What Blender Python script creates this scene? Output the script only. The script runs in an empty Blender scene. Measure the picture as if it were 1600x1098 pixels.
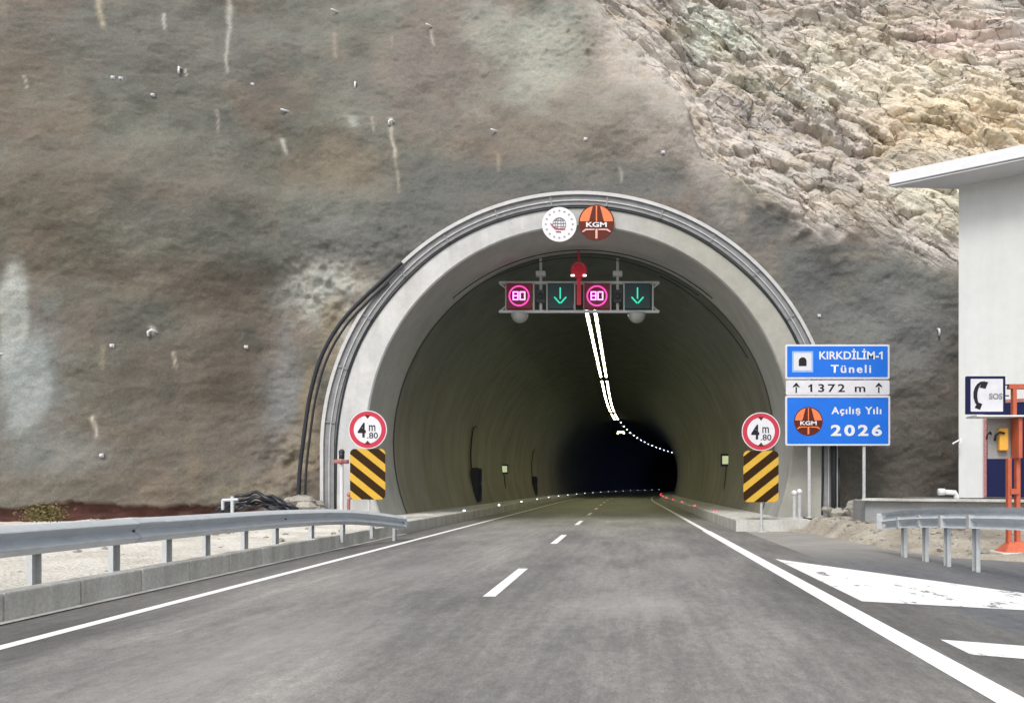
import bpy, math, random
import numpy as np
from mathutils import Vector
random.seed(7); R = math.radians
S = bpy.context.scene; COL = S.collection

# ------------------------------------------------------------------ camera, sky, sun, exposure
CH = 1.3; F = 1150.0; VX, VY = 976.0, 758.0
cd = bpy.data.cameras.new('camera'); cam = bpy.data.objects.new('camera', cd); COL.objects.link(cam)
cam.location = (0, 0, CH); cam.rotation_euler = (R(90), 0, 0)
cd.sensor_fit = 'HORIZONTAL'; cd.sensor_width = 36; cd.lens = F/1600*36
cd.shift_x = -(VX-800)/1600; cd.shift_y = (VY-549)/1600
cd.clip_end = 2000; cd.clip_start = .05
S.camera = cam
w = bpy.data.worlds.new('World'); S.world = w; w.use_nodes = True
nt = w.node_tree; bg = nt.nodes['Background']
sky = nt.nodes.new('ShaderNodeTexSky'); sky.sky_type = 'NISHITA'; sky.sun_disc = False
SUN_EL, SUN_AZ = R(52), R(194)       # azimuth clockwise from +Y (north)
sky.sun_elevation = SUN_EL; sky.sun_rotation = SUN_AZ
sky.air_density = 1.0; sky.dust_density = 4.0; sky.ozone_density = 1.0
hs = nt.nodes.new('ShaderNodeHueSaturation'); hs.inputs['Saturation'].default_value = .3
nt.links.new(sky.outputs[0], hs.inputs['Color']); nt.links.new(hs.outputs[0], bg.inputs[0])
bg.inputs[1].default_value = 0.13
ld = bpy.data.lights.new('sun', 'SUN'); ld.energy = 1.3; ld.angle = R(20); ld.color = (1, .97, .92)
sun = bpy.data.objects.new('sun', ld); COL.objects.link(sun)
sd = Vector((math.sin(SUN_AZ)*math.cos(SUN_EL), math.cos(SUN_AZ)*math.cos(SUN_EL), math.sin(SUN_EL)))
sun.rotation_euler = sd.to_track_quat('Z', 'Y').to_euler(); sun.location = (0, -10, 40)
S.view_settings.view_transform = 'Standard'; S.view_settings.look = 'None'
S.view_settings.gamma = 1; S.view_settings.exposure = 0.5
S.render.resolution_x = 1024; S.render.resolution_y = 702

# ------------------------------------------------------------------ helpers
def at(px, py, d):
    return ((px-VX)*d/F, d, CH-(py-VY)*d/F)
ORG = {}
class G:
    def __init__(s): s.v = []; s.f = []; s.m = []
    def add(s, v, f, m=0):
        n = len(s.v); s.v += [tuple(p) for p in v]; s.f += [tuple(i+n for i in q) for q in f]; s.m += [m]*len(f); return s
    def box(s, c, d, rz=0, m=0):
        x, y, z = d[0]/2, d[1]/2, d[2]/2; cs, sn = math.cos(rz), math.sin(rz); v = []
        for a, b, e in ((-x,-y,-z),(x,-y,-z),(x,y,-z),(-x,y,-z),(-x,-y,z),(x,-y,z),(x,y,z),(-x,y,z)):
            v.append((c[0]+a*cs-b*sn, c[1]+a*sn+b*cs, c[2]+e))
        return s.add(v, [(0,3,2,1),(4,5,6,7),(0,1,5,4),(1,2,6,5),(2,3,7,6),(3,0,4,7)], m)
    def tube(s, pts, r, n=8, m=0, cap=True):
        P = [Vector(p) for p in pts]; v = []; f = []
        rr = r if isinstance(r, (list, tuple)) else [r]*len(P)
        up = None
        for i, p in enumerate(P):
            t = (P[min(i+1, len(P)-1)]-P[max(i-1, 0)]).normalized()
            if up is None: up = Vector((0,0,1)) if abs(t.z) < .9 else Vector((0,1,0))
            a = t.cross(up)
            if a.length < 1e-4: a = t.cross(Vector((1,0,0)))
            a.normalize(); b = a.cross(t).normalized(); up = b
            for k in range(n):
                an = 2*math.pi*k/n; v.append(p+(a*math.cos(an)+b*math.sin(an))*rr[i])
        for i in range(len(P)-1):
            for k in range(n):
                k2 = (k+1) % n; f.append((i*n+k, i*n+k2, (i+1)*n+k2, (i+1)*n+k))
        if cap: f.append(tuple(range(n-1, -1, -1))); f.append(tuple((len(P)-1)*n+k for k in range(n)))
        return s.add(v, f, m)
    def poly(s, pts, y, th, m=0):
        """outline of (x,z) facing -Y at y, th thick behind"""
        a = sum(pts[i][0]*pts[(i+1) % len(pts)][1]-pts[(i+1) % len(pts)][0]*pts[i][1] for i in range(len(pts)))
        if a < 0: pts = pts[::-1]
        n = len(pts); v = [(x, y, z) for x, z in pts]+[(x, y+th, z) for x, z in pts]
        f = [tuple(range(n)), tuple(range(2*n-1, n-1, -1))]+[(i, i+n, (i+1) % n+n, (i+1) % n) for i in range(n)]
        return s.add(v, f, m)
    def flat(s, pts, z, m=0):
        a = sum(pts[i][0]*pts[(i+1) % len(pts)][1]-pts[(i+1) % len(pts)][0]*pts[i][1] for i in range(len(pts)))
        if a < 0: pts = pts[::-1]
        return s.add([(x, y, z) for x, y in pts], [tuple(range(len(pts)))], m)
    def ball(s, c, r, n=10, sq=(1,1,1), m=0, jit=0):
        v = []; f = []; h = n//2
        for i in range(h+1):
            th = math.pi*i/h
            for k in range(n):
                ph = 2*math.pi*k/n; j = 1+random.uniform(-jit, jit)
                v.append((c[0]+r*sq[0]*j*math.sin(th)*math.cos(ph), c[1]+r*sq[1]*j*math.sin(th)*math.sin(ph), c[2]+r*sq[2]*j*math.cos(th)))
        for i in range(h):
            for k in range(n):
                k2 = (k+1) % n; f.append((i*n+k, (i+1)*n+k, (i+1)*n+k2, i*n+k2))
        return s.add(v, f, m)
    def build(s, name, mat, parent=None, smooth=False, bevel=0, org=None):
        o0 = ORG[parent.as_pointer()] if parent is not None else (org or (0, 0, 0))
        me = bpy.data.meshes.new(name)
        me.from_pydata([(p[0]-o0[0], p[1]-o0[1], p[2]-o0[2]) for p in s.v], [], s.f)
        for mm in (mat if isinstance(mat, list) else [mat]): me.materials.append(mm)
        if any(s.m): me.polygons.foreach_set('material_index', s.m)
        if smooth: me.polygons.foreach_set('use_smooth', [True]*len(s.f))
        me.validate(); me.update()
        o = bpy.data.objects.new(name, me); COL.objects.link(o)
        if parent is not None: o.parent = parent
        else: o.location = o0
        if bevel:
            b = o.modifiers.new('bevel', 'BEVEL'); b.width = bevel; b.segments = 2; b.limit_method = 'ANGLE'; b.angle_limit = R(40)
        ORG[o.as_pointer()] = o0
        return o
def tag(o, label=None, cat=None, group=None, kind=None):
    if label: o['label'] = label
    if cat: o['category'] = cat
    if group: o['group'] = group
    if kind: o['kind'] = kind
    return o
KEEP = []
def thing(name, label, cat, loc, group=None):
    o = bpy.data.objects.new(name, None); COL.objects.link(o); o.location = loc; o.empty_display_size = .2
    ORG[o.as_pointer()] = tuple(loc); KEEP.append(o); return tag(o, label, cat, group)
def copy_tree(o, parent=None):
    c = o.copy(); COL.objects.link(c)
    if parent is not None: c.parent = parent
    for ch in list(o.children): copy_tree(ch, c)
    ORG[c.as_pointer()] = ORG[o.as_pointer()]; KEEP.append(c)
    return c
def text(name, s, x, z, y, h, mat, parent, bold=0.0, align='CENTER', sx=1.0, th=.004, space=1.0, width=None):
    """lettering with cap height h, centred on (x,z), facing -Y at y"""
    cu = bpy.data.curves.new(name, 'FONT'); cu.body = s; cu.size = 1; cu.align_x = align; cu.offset = bold
    cu.space_character = space; cu.resolution_u = 4
    t = bpy.data.objects.new(name, cu); COL.objects.link(t)
    dg = bpy.context.evaluated_depsgraph_get(); me = bpy.data.meshes.new_from_object(t.evaluated_get(dg))
    bpy.data.objects.remove(t)
    xs = [v.co.x for v in me.vertices]
    if not xs: return None
    k = h/.70; cx = (min(xs)+max(xs))/2 if align == 'CENTER' else 0
    if width: sx = width/((max(xs)-min(xs))*k)
    o0 = ORG[parent.as_pointer()]
    for v in me.vertices:
        a, b = v.co.x, v.co.y
        v.co = (x+(a-cx)*k*sx-o0[0], y-o0[1], z+(b-.35)*k-o0[2])
    me.materials.clear(); me.materials.append(mat)
    o = bpy.data.objects.new(name, me); COL.objects.link(o); o.parent = parent; ORG[o.as_pointer()] = o0
    return o
def circ(cx, cz, r, n=48, a0=0, a1=360):
    m = n if a1-a0 < 360 else n
    k = n if a1-a0 >= 360 else n-1
    return [(cx+r*math.cos(R(a0+(a1-a0)*i/k)), cz+r*math.sin(R(a0+(a1-a0)*i/k))) for i in range(n)]
def rrect(x0, z0, x1, z1, r, n=5):
    p = []
    for cx, cz, a in ((x1-r, z1-r, 0), (x0+r, z1-r, 90), (x0+r, z0+r, 180), (x1-r, z0+r, 270)):
        p += [(cx+r*math.cos(R(a+90*i/n)), cz+r*math.sin(R(a+90*i/n))) for i in range(n+1)]
    return p

# ------------------------------------------------------------------ materials
def new_mat(name):
    m = bpy.data.materials.new(name); m.use_nodes = True; t = m.node_tree
    return m, t, t.nodes['Principled BSDF']
def nd(t, ty, **k):
    n = t.nodes.new(ty)
    for a, b in k.items():
        if a in n.inputs: n.inputs[a].default_value = b
        else: setattr(n, a, b)
    return n
def noise(t, scale, detail=5, rough=.6, vec=None, sc=None):
    n = nd(t, 'ShaderNodeTexNoise', Scale=scale, Detail=detail, Roughness=rough)
    co = nd(t, 'ShaderNodeNewGeometry') ; src = co.outputs['Position']
    if sc:
        mp = nd(t, 'ShaderNodeMapping'); mp.inputs['Scale'].default_value = sc; t.links.new(src, mp.inputs[0]); src = mp.outputs[0]
    t.links.new(src, n.inputs['Vector']); return n
def ramp(t, src, stops):
    r = nd(t, 'ShaderNodeValToRGB'); cr = r.color_ramp
    while len(cr.elements) < len(stops): cr.elements.new(.5)
    for e, (p, c) in zip(cr.elements, stops):
        e.position = p; e.color = (*c, 1) if len(c) == 3 else c
    t.links.new(src, r.inputs[0]); return r
def mix(t, a, b, fac, mode='MIX'):
    m = nd(t, 'ShaderNodeMixRGB', blend_type=mode)
    for i, x in ((0, fac), (1, a), (2, b)):
        if isinstance(x, (int, float)): m.inputs[i].default_value = x
        elif isinstance(x, tuple): m.inputs[i].default_value = (*x, 1)
        else: t.links.new(x, m.inputs[i])
    return m
def bump(t, p, srcs):
    last = None
    for src, st, di in srcs:
        b = nd(t, 'ShaderNodeBump', Strength=st, Distance=di); t.links.new(src, b.inputs['Height'])
        if last: t.links.new(last.outputs[0], b.inputs['Normal'])
        last = b
    t.links.new(last.outputs[0], p.inputs['Normal'])
def g3(v): return (v, v, v)
def paint(name, c, rough=.5, metal=0, var=.12, scale=6, bumpy=.0):
    m, t, p = new_mat(name); n = noise(t, scale, 6, .65)
    r = ramp(t, n.outputs[0], [(.3, tuple(x*(1-var) for x in c)), (.7, tuple(min(1, x*(1+var)) for x in c))])
    t.links.new(r.outputs[0], p.inputs['Base Color']); p.inputs['Roughness'].default_value = rough; p.inputs['Metallic'].default_value = metal
    if bumpy: bump(t, p, [(noise(t, 60, 4).outputs[0], bumpy, .01)])
    return m
def concrete(name, c1, c2, scale=1.2, rough=.9, b=.3, streak=None, fine=.15):
    m, t, p = new_mat(name)
    n1 = noise(t, scale, 6, .6); n2 = noise(t, scale*14, 5, .7)
    r = ramp(t, n1.outputs[0], [(.33, c1), (.67, c2)])
    r2 = ramp(t, n2.outputs[0], [(.25, g3(1-fine*1.5)), (.75, g3(1+fine*.0))])
    x = mix(t, r.outputs[0], r2.outputs[0], 1, 'MULTIPLY')
    if streak:
        n3 = noise(t, 1, 4, .6, sc=(2.2, 2.2, .16)); r3 = ramp(t, n3.outputs[0], [(.42, (1,1,1)), (.62, streak)])
        x = mix(t, x.outputs[0], r3.outputs[0], .8, 'MULTIPLY')
    t.links.new(x.outputs[0], p.inputs['Base Color']); p.inputs['Roughness'].default_value = rough
    bump(t, p, [(n1.outputs[0], b*.4, .05), (n2.outputs[0], b, .012)])
    return m
def emit(name, c, st, base=None):
    m, t, p = new_mat(name); p.inputs['Base Color'].default_value = (*(base or c), 1)
    p.inputs['Emission Color'].default_value = (*c, 1); p.inputs['Emission Strength'].default_value = st; return m

M = {}
M['galv'] = paint('galvanised_steel', (.56, .60, .64), .45, .15, .10, 5)
M['galv_dull'] = paint('dull_galvanised', (.50, .52, .53), .6, .1, .12, 9)
M['white'] = paint('white_reflective', (.72, .72, .74), .5, 0, .05)
M['signwhite'] = paint('sign_white', (.66, .66, .70), .5, 0, .06)
M['blue'] = paint('sign_blue', (.02, .16, .68), .45, 0, .06, 2)
M['red'] = paint('sign_red', (.50, .045, .075), .5, 0, .06)
M['black'] = paint('sign_black', (.02, .02, .025), .55, 0, .1)
M['yellow'] = paint('sign_yellow', (.60, .37, .05), .5, 0, .06)
M['brown'] = paint('chevron_brown', (.032, .014, .003), .5, 0, .1)
M['orange_sign'] = paint('emblem_orange', (.78, .22, .09), .5, 0, .05)
M['dkbrown'] = paint('emblem_brown', (.11, .022, .012), .5, 0, .08)
M['orange'] = paint('orange_enamel', (.50, .115, .055), .55, 0, .15)
M['navy'] = paint('navy_paint', (.012, .016, .06), .4, 0, .1)
M['pipe_black'] = paint('black_plastic_pipe', (.018, .02, .03), .4, 0, .2)
M['darkmetal'] = paint('dark_steel', (.03, .035, .04), .5, .3, .2)
M['bwall'] = concrete('building_render', (.61, .63, .625), (.68, .70, .695), .35, .9, .12, (.95, .945, .93), .05)
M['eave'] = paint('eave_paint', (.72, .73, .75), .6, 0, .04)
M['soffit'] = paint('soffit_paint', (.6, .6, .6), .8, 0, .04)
M['roofmetal'] = paint('roof_sheet', (.16, .19, .22), .45, .4, .1)
M['kerb'] = concrete('kerb_concrete', (.60, .60, .565), (.76, .755, .71), 1.6, .9, .35, (.74, .72, .70), .25)
M['plinth'] = concrete('plinth_concrete', (.25, .265, .28), (.36, .37, .38), .8, .85, .2)
M['led_pink'] = emit('led_magenta', (1, .28, .85), 2.2)
M['led_ring'] = emit('led_ring', (.85, .07, .42), .7)
M['led_red_bg'] = emit('led_red_glow', (.6, .01, .06), .07, (.05, .004, .012))
M['led_green'] = emit('led_green', (.05, .75, .5), .5)
M['led_green_bg'] = emit('led_panel_dark', (.0, .06, .06), .1, (.01, .02, .025))
M['led_warm'] = emit('tunnel_lamp_white', (1, .95, .62), 20)
M['led_far'] = emit('tunnel_lamp_cool', (.70, .78, 1), 26)
M['led_yellow'] = emit('flood_yellow', (1, .9, .35), 6)
M['stud_w'] = emit('stud_white', (.85, .95, 1), 3)
M['stud_r'] = emit('stud_red', (1, .05, .08), 2.5)
M['redglow'] = emit('red_signal', (1, .02, .05), .06, (.4, .01, .03))
M['spot_pink'] = emit('small_white_lamp', (1, .7, .7), 3)
M['dome'] = paint('camera_dome', (.36, .37, .36), .3, 0, .05)
M['phoneyellow'] = paint('phone_yellow', (.8, .42, .06), .45, 0, .05)
M['rust'] = paint('faded_red_paint', (.38, .16, .16), .6, .1, .4, 14)
M['cabinetgrey'] = paint('cabinet_grey', (.34, .34, .33), .5, .2, .08)

for k_ in ('blue', 'red', 'black', 'brown', 'yellow', 'dkbrown', 'orange_sign', 'navy'): M[k_].node_tree.nodes['Principled BSDF'].inputs['Specular IOR Level'].default_value = .15
# asphalt: patches, wheel tracks and streaks along the road
def asphalt(name, dark, light, tracks=True, dust=None):
    m, t, p = new_mat(name)
    n1 = noise(t, .5, 6, .65, sc=(1, .35, 1)); n2 = noise(t, 48, 4, .8); n3 = noise(t, 1, 5, .7, sc=(6, .5, 1)); n4 = noise(t, 11, 7, .8, sc=(1, .6, 1))
    x = ramp(t, n1.outputs[0], [(.38, dark), (.64, light)])
    s3 = ramp(t, n3.outputs[0], [(.35, g3(.84)), (.68, g3(1.2))])
    x = mix(t, x.outputs[0], s3.outputs[0], .9, 'MULTIPLY')
    s4 = ramp(t, n4.outputs[0], [(.34, g3(.74)), (.66, g3(1.22))]); x = mix(t, x.outputs[0], s4.outputs[0], 1, 'MULTIPLY')
    s2 = ramp(t, n2.outputs[0], [(.3, g3(.6)), (.72, g3(1.35))]); x = mix(t, x.outputs[0], s2.outputs[0], .9, 'MULTIPLY')
    if tracks:
        g = nd(t, 'ShaderNodeNewGeometry'); sp = nd(t, 'ShaderNodeSeparateXYZ'); t.links.new(g.outputs['Position'], sp.inputs[0])
        mr = nd(t, 'ShaderNodeMapRange'); mr.inputs[1].default_value = -6.5; mr.inputs[2].default_value = 3.5; t.links.new(sp.outputs[0], mr.inputs[0])
        def q(v): return (v+6.5)/10
        tr = ramp(t, mr.outputs[0], [(q(-5.7), g3(.66)), (q(-4.9), g3(.74)), (q(-4.2), g3(1.08)), (q(-3.3), g3(.95)), (q(-2.3), g3(1.12)), (q(-1.4), g3(.88)),
             (q(-.6), g3(1.13)), (q(.35), g3(.97)), (q(1.2), g3(1.1)), (q(1.9), g3(.84)), (q(2.9), g3(.72))])
        x = mix(t, x.outputs[0], tr.outputs[0], 1, 'MULTIPLY')
    if dust:
        g = nd(t, 'ShaderNodeNewGeometry'); sp = nd(t, 'ShaderNodeSeparateXYZ'); t.links.new(g.outputs['Position'], sp.inputs[0])
        mr = nd(t, 'ShaderNodeMapRange'); mr.inputs[1].default_value = 11.5; mr.inputs[2].default_value = 16; t.links.new(sp.outputs[1], mr.inputs[0])
        nn = noise(t, 1.1, 5, .6); ad = nd(t, 'ShaderNodeMath', operation='MULTIPLY'); t.links.new(mr.outputs[0], ad.inputs[0])
        r = ramp(t, nn.outputs[0], [(.25, g3(.55)), (.6, g3(1))]); t.links.new(r.outputs[0], ad.inputs[1])
        x = mix(t, x.outputs[0], dust, ad.outputs[0])
    if tracks:
        for (cx, cy, sx, sy, am) in ((.05, 8.0, .9, 1.0, .6), (-2.9, 6.0, 1.0, 2.6, .5), (.9, 11.5, .8, 2.0, .35), (-3.3, 11, .9, 3, .35)):
            mp = nd(t, 'ShaderNodeMapping'); mp.inputs['Location'].default_value = (-cx/sx, -cy/sy, 0); mp.inputs['Scale'].default_value = (1/sx, 1/sy, 0); t.links.new(g.outputs['Position'], mp.inputs[0])
            vl = nd(t, 'ShaderNodeVectorMath', operation='LENGTH'); t.links.new(mp.outputs[0], vl.inputs[0]); nn = noise(t, 2.2, 6, .75, sc=(1.6, .6, 1))
            a_ = nd(t, 'ShaderNodeMath', operation='MULTIPLY_ADD'); t.links.new(nn.outputs[0], a_.inputs[0]); a_.inputs[1].default_value = 2.4; t.links.new(vl.outputs['Value'], a_.inputs[2])
            m5 = nd(t, 'ShaderNodeMapRange'); m5.inputs[1].default_value = 1.0; m5.inputs[2].default_value = 2.3; m5.inputs[3].default_value = am; m5.inputs[4].default_value = 0; t.links.new(a_.outputs[0], m5.inputs[0])
            x = mix(t, x.outputs[0], (.36, .355, .34), m5.outputs[0])
        m4 = nd(t, 'ShaderNodeMapRange'); m4.inputs[1].default_value = 20; m4.inputs[2].default_value = 45; m4.inputs[4].default_value = .7; t.links.new(sp.outputs[1], m4.inputs[0]); x = mix(t, x.outputs[0], (.34, .34, .25), m4.outputs[0])  # lamp glow on the tunnel roadway painted in as a pale yellow-green tint
    t.links.new(x.outputs[0], p.inputs['Base Color']); p.inputs['Roughness'].default_value = .82
    bump(t, p, [(n2.outputs[0], .35, .006), (n4.outputs[0], .2, .01)])
    return m
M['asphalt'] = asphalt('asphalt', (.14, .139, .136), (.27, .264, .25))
M['asphalt2'] = asphalt('asphalt_side', (.10, .105, .115), (.15, .155, .165), False, (.30, .285, .26))
# worn white line paint: flakes off to the asphalt through a noise mask
def linepaint(name, wear, lo=.0):
    m, t, p = new_mat(name); n = noise(t, 2.2, 8, .75, sc=(1.3, .7, 1)); n2 = noise(t, 45, 4, .7)
    r = ramp(t, n.outputs[0], [(wear-.03, g3(1)), (wear+.02, g3(0))])
    c = ramp(t, n2.outputs[0], [(.3, g3(.78)), (.7, g3(.9))])
    x = mix(t, c.outputs[0], (.16, .16, .165), r.outputs[0])
    t.links.new(x.outputs[0], p.inputs['Base Color']); p.inputs['Roughness'].default_value = .6
    bump(t, p, [(n2.outputs[0], .2, .004)]); return m
M['line'] = linepaint('road_paint', .2)
M['lineworn'] = linepaint('worn_road_paint', .41)
def gravel(name, c1, c2, c3, sc=1):
    m, t, p = new_mat(name); v = nd(t, 'ShaderNodeTexVoronoi', Scale=16*sc); g = nd(t, 'ShaderNodeNewGeometry'); t.links.new(g.outputs['Position'], v.inputs['Vector'])
    n = noise(t, 1.1*sc, 6, .65); n2 = noise(t, 26*sc, 5, .75)
    a = ramp(t, n.outputs[0], [(.32, c1), (.55, c2), (.75, c3)])
    b = ramp(t, n2.outputs[0], [(.3, g3(.62)), (.6, g3(1.1))]); x = mix(t, a.outputs[0], b.outputs[0], .8, 'MULTIPLY')
    t.links.new(x.outputs[0], p.inputs['Base Color']); p.inputs['Roughness'].default_value = .95
    bump(t, p, [(n2.outputs[0], .8, .04), (v.outputs[0], .5, .03)]); return m
M['gravel'] = gravel('pale_gravel', (.56, .52, .45), (.74, .71, .65), (.82, .80, .76))
M['gravel_dirty'] = gravel('sandy_gravel', (.28, .25, .20), (.44, .40, .33), (.55, .52, .46))
M['earth'] = gravel('earth', (.16, .15, .13), (.22, .20, .17), (.27, .25, .22))
M['stone'] = gravel('rubble_stone', (.22, .21, .19), (.36, .34, .30), (.50, .48, .44), .6)

# portal face and lining
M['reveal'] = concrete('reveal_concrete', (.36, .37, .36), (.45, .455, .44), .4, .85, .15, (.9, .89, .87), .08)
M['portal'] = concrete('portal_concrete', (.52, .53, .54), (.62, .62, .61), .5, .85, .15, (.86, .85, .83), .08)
M['portalside'] = concrete('collar_concrete', (.30, .30, .30), (.38, .38, .37), 1, .9, .3)
M['trim'] = paint('grey_flashing', (.22, .225, .235), .6, .1, .18, 4)
M['trimlip'] = paint('pale_flashing_lip', (.50, .50, .50), .5, .1, .12, 4)
def portalmat():
    m = M['portal']; t = m.node_tree; p = t.nodes['Principled BSDF']; src = p.inputs['Base Color'].links[0].from_socket
    g = nd(t, 'ShaderNodeNewGeometry'); sp = nd(t, 'ShaderNodeSeparateXYZ'); t.links.new(g.outputs['Position'], sp.inputs[0])
    n = noise(t, .55, 5, .65); a = nd(t, 'ShaderNodeMath', operation='MULTIPLY_ADD'); t.links.new(n.outputs[0], a.inputs[0]); a.inputs[1].default_value = 7; t.links.new(sp.outputs[0], a.inputs[2])
    mr = nd(t, 'ShaderNodeMapRange'); mr.inputs[1].default_value = 1.2; mr.inputs[2].default_value = 5.2; t.links.new(a.outputs[0], mr.inputs[0])
    x = mix(t, src, (.37, .365, .325), mr.outputs[0]); n2 = noise(t, 2.6, 6, .7); r_ = ramp(t, n2.outputs[0], [(.3, g3(.86)), (.65, g3(1.06))]); y = mix(t, x.outputs[0], r_.outputs[0], 1, 'MULTIPLY'); t.links.new(y.outputs[0], p.inputs['Base Color'])
portalmat()
def lining():
    m, t, p = new_mat('lining_concrete')
    n1 = noise(t, .35, 6, .6); n3 = noise(t, 1, 5, .6, sc=(1.1, 1.1, .13)); n2 = noise(t, 9, 5, .7)
    a = ramp(t, n1.outputs[0], [(.3, (.22, .212, .178)), (.7, (.31, .295, .24))])
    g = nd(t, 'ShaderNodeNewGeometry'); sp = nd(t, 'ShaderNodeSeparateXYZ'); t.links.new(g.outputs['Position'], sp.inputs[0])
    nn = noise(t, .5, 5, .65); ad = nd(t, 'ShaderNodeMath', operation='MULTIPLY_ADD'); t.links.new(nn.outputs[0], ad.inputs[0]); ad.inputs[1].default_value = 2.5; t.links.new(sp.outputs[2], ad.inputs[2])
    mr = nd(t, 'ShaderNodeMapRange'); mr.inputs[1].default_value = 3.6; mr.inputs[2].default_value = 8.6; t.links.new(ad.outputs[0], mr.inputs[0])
    a = mix(t, a.outputs[0], (.13, .155, .145), mr.outputs[0])  # shade of the crown painted in: colour darkens with height
    m2 = nd(t, 'ShaderNodeMapRange'); m2.inputs[1].default_value = 62; m2.inputs[2].default_value = 120; t.links.new(sp.outputs[1], m2.inputs[0]); a = mix(t, a.outputs[0], (.10, .135, .30), m2.outputs[0])  # dim bluish light deep in the tunnel put into the lining colour
    s = ramp(t, n3.outputs[0], [(.4, (1, 1, 1)), (.65, (.74, .70, .62))]); x = mix(t, a.outputs[0], s.outputs[0], .8, 'MULTIPLY')
    f = ramp(t, n2.outputs[0], [(.3, g3(.86)), (.7, g3(1.05))]); x = mix(t, x.outputs[0], f.outputs[0], 1, 'MULTIPLY')
    t.links.new(x.outputs[0], p.inputs['Base Color']); p.inputs['Roughness'].default_value = .75
    bump(t, p, [(n2.outputs[0], .2, .01)]); return m
M['lining'] = lining()
M['joint'] = paint('joint_sealant', (.035, .037, .04), .7, 0, .1)

# hillside: region colours come from a mesh attribute, fine grain and cracks from nodes
def hillmat():
    m, t, p = new_mat('shotcrete_and_rock')
    at_ = nd(t, 'ShaderNodeAttribute', attribute_name='albedo'); rk = nd(t, 'ShaderNodeAttribute', attribute_name='rock')
    n1 = noise(t, .9, 8, .62); n2 = noise(t, 7, 8, .72); n3 = noise(t, 38, 4, .75)
    a = ramp(t, n1.outputs[0], [(.28, (.80, .84, .84)), (.5, (1, 1, 1)), (.72, (1.12, 1.07, 1.03))])
    x = mix(t, at_.outputs['Color'], a.outputs[0], 1, 'MULTIPLY')
    b = ramp(t, n2.outputs[0], [(.3, g3(.84)), (.7, g3(1.12))]); x = mix(t, x.outputs[0], b.outputs[0], 1, 'MULTIPLY')
    # dark bedding seams in the bare rock
    g = nd(t, 'ShaderNodeNewGeometry'); m0 = nd(t, 'ShaderNodeMapping'); m0.inputs['Rotation'].default_value = (0, R(-38), 0); t.links.new(g.outputs['Position'], m0.inputs[0])
    mp = nd(t, 'ShaderNodeMapping'); mp.inputs['Scale'].default_value = (.75, .45, 3.0); t.links.new(m0.outputs[0], mp.inputs[0])
    nw = noise(t, 1.3, 4, .6); wp = nd(t, 'ShaderNodeMixRGB', blend_type='LINEAR_LIGHT'); wp.inputs[0].default_value = .5
    t.links.new(mp.outputs[0], wp.inputs[1]); t.links.new(nw.outputs['Color'], wp.inputs[2])
    v = nd(t, 'ShaderNodeTexVoronoi', feature='DISTANCE_TO_EDGE', Scale=.75); t.links.new(wp.outputs[0], v.inputs['Vector'])
    cr = ramp(t, v.outputs[0], [(0.0, (.26, .21, .17)), (.045, (1, 1, 1))]); mm = nd(t, 'ShaderNodeMath', operation='MULTIPLY'); mm.inputs[1].default_value = .9
    nk = noise(t, .8, 4, .7); rk2 = ramp(t, nk.outputs[0], [(.34, g3(0)), (.52, g3(1))]); mk = nd(t, 'ShaderNodeMath', operation='MULTIPLY'); t.links.new(rk.outputs['Fac'], mk.inputs[0]); t.links.new(rk2.outputs[0], mk.inputs[1])
    t.links.new(mk.outputs[0], mm.inputs[0]); y = mix(t, x.outputs[0], cr.outputs[0], mm.outputs[0], 'MULTIPLY')
    t.links.new(y.outputs[0], p.inputs['Base Color']); p.inputs['Roughness'].default_value = .93
    v2 = nd(t, 'ShaderNodeTexVoronoi', Scale=3.2); t.links.new(wp.outputs[0], v2.inputs['Vector'])
    m2 = nd(t, 'ShaderNodeMath', operation='MULTIPLY'); t.links.new(rk.outputs['Fac'], m2.inputs[0]); t.links.new(v2.outputs[0], m2.inputs[1])
    m3 = nd(t, 'ShaderNodeMath', operation='MULTIPLY'); t.links.new(rk.outputs['Fac'], m3.inputs[0]); t.links.new(cr.outputs[0], m3.inputs[1])
    n5 = noise(t, 9, 3, .6); n6 = noise(t, 22, 4, .8); b5 = ramp(t, n6.outputs[0], [(.33, g3(.80)), (.67, g3(1.16))]); z_ = mix(t, y.outputs[0], b5.outputs[0], 1, 'MULTIPLY'); t.links.new(z_.outputs[0], p.inputs['Base Color'])
    bump(t, p, [(n5.outputs[0], .4, .08), (n2.outputs[0], .55, .05), (n3.outputs[0], .9, .02), (m2.outputs[0], .5, .10), (m3.outputs[0], .4, .05)])
    return m
M['hill'] = hillmat()

# ------------------------------------------------------------------ tunnel geometry
TX, TD = -1.39, 22.5; RI, ZI = 6.5, 2.71; RO, ZO = 7.83, 2.37
def bend(y): return 0 if y < 56 else (y-56)**2/(2*430.)
def inner_pts(r=RI, n=72):
    a = math.asin((ZI+.05)/r); return [(r*math.cos(-a+(math.pi+2*a)*i/n), ZI+r*math.sin(-a+(math.pi+2*a)*i/n)) for i in range(n+1)]
def outer_pts(r=RO, n=72, foot=0.0):
    p = [(r, foot)]+[(r, foot+(ZO-foot)*i/6) for i in range(1, 6)]
    p += [(r*math.cos(math.pi*i/n), ZO+r*math.sin(math.pi*i/n)) for i in range(n+1)]
    p += [(-r, ZO-(ZO-foot)*i/6) for i in range(1, 7)]; return p

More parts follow.
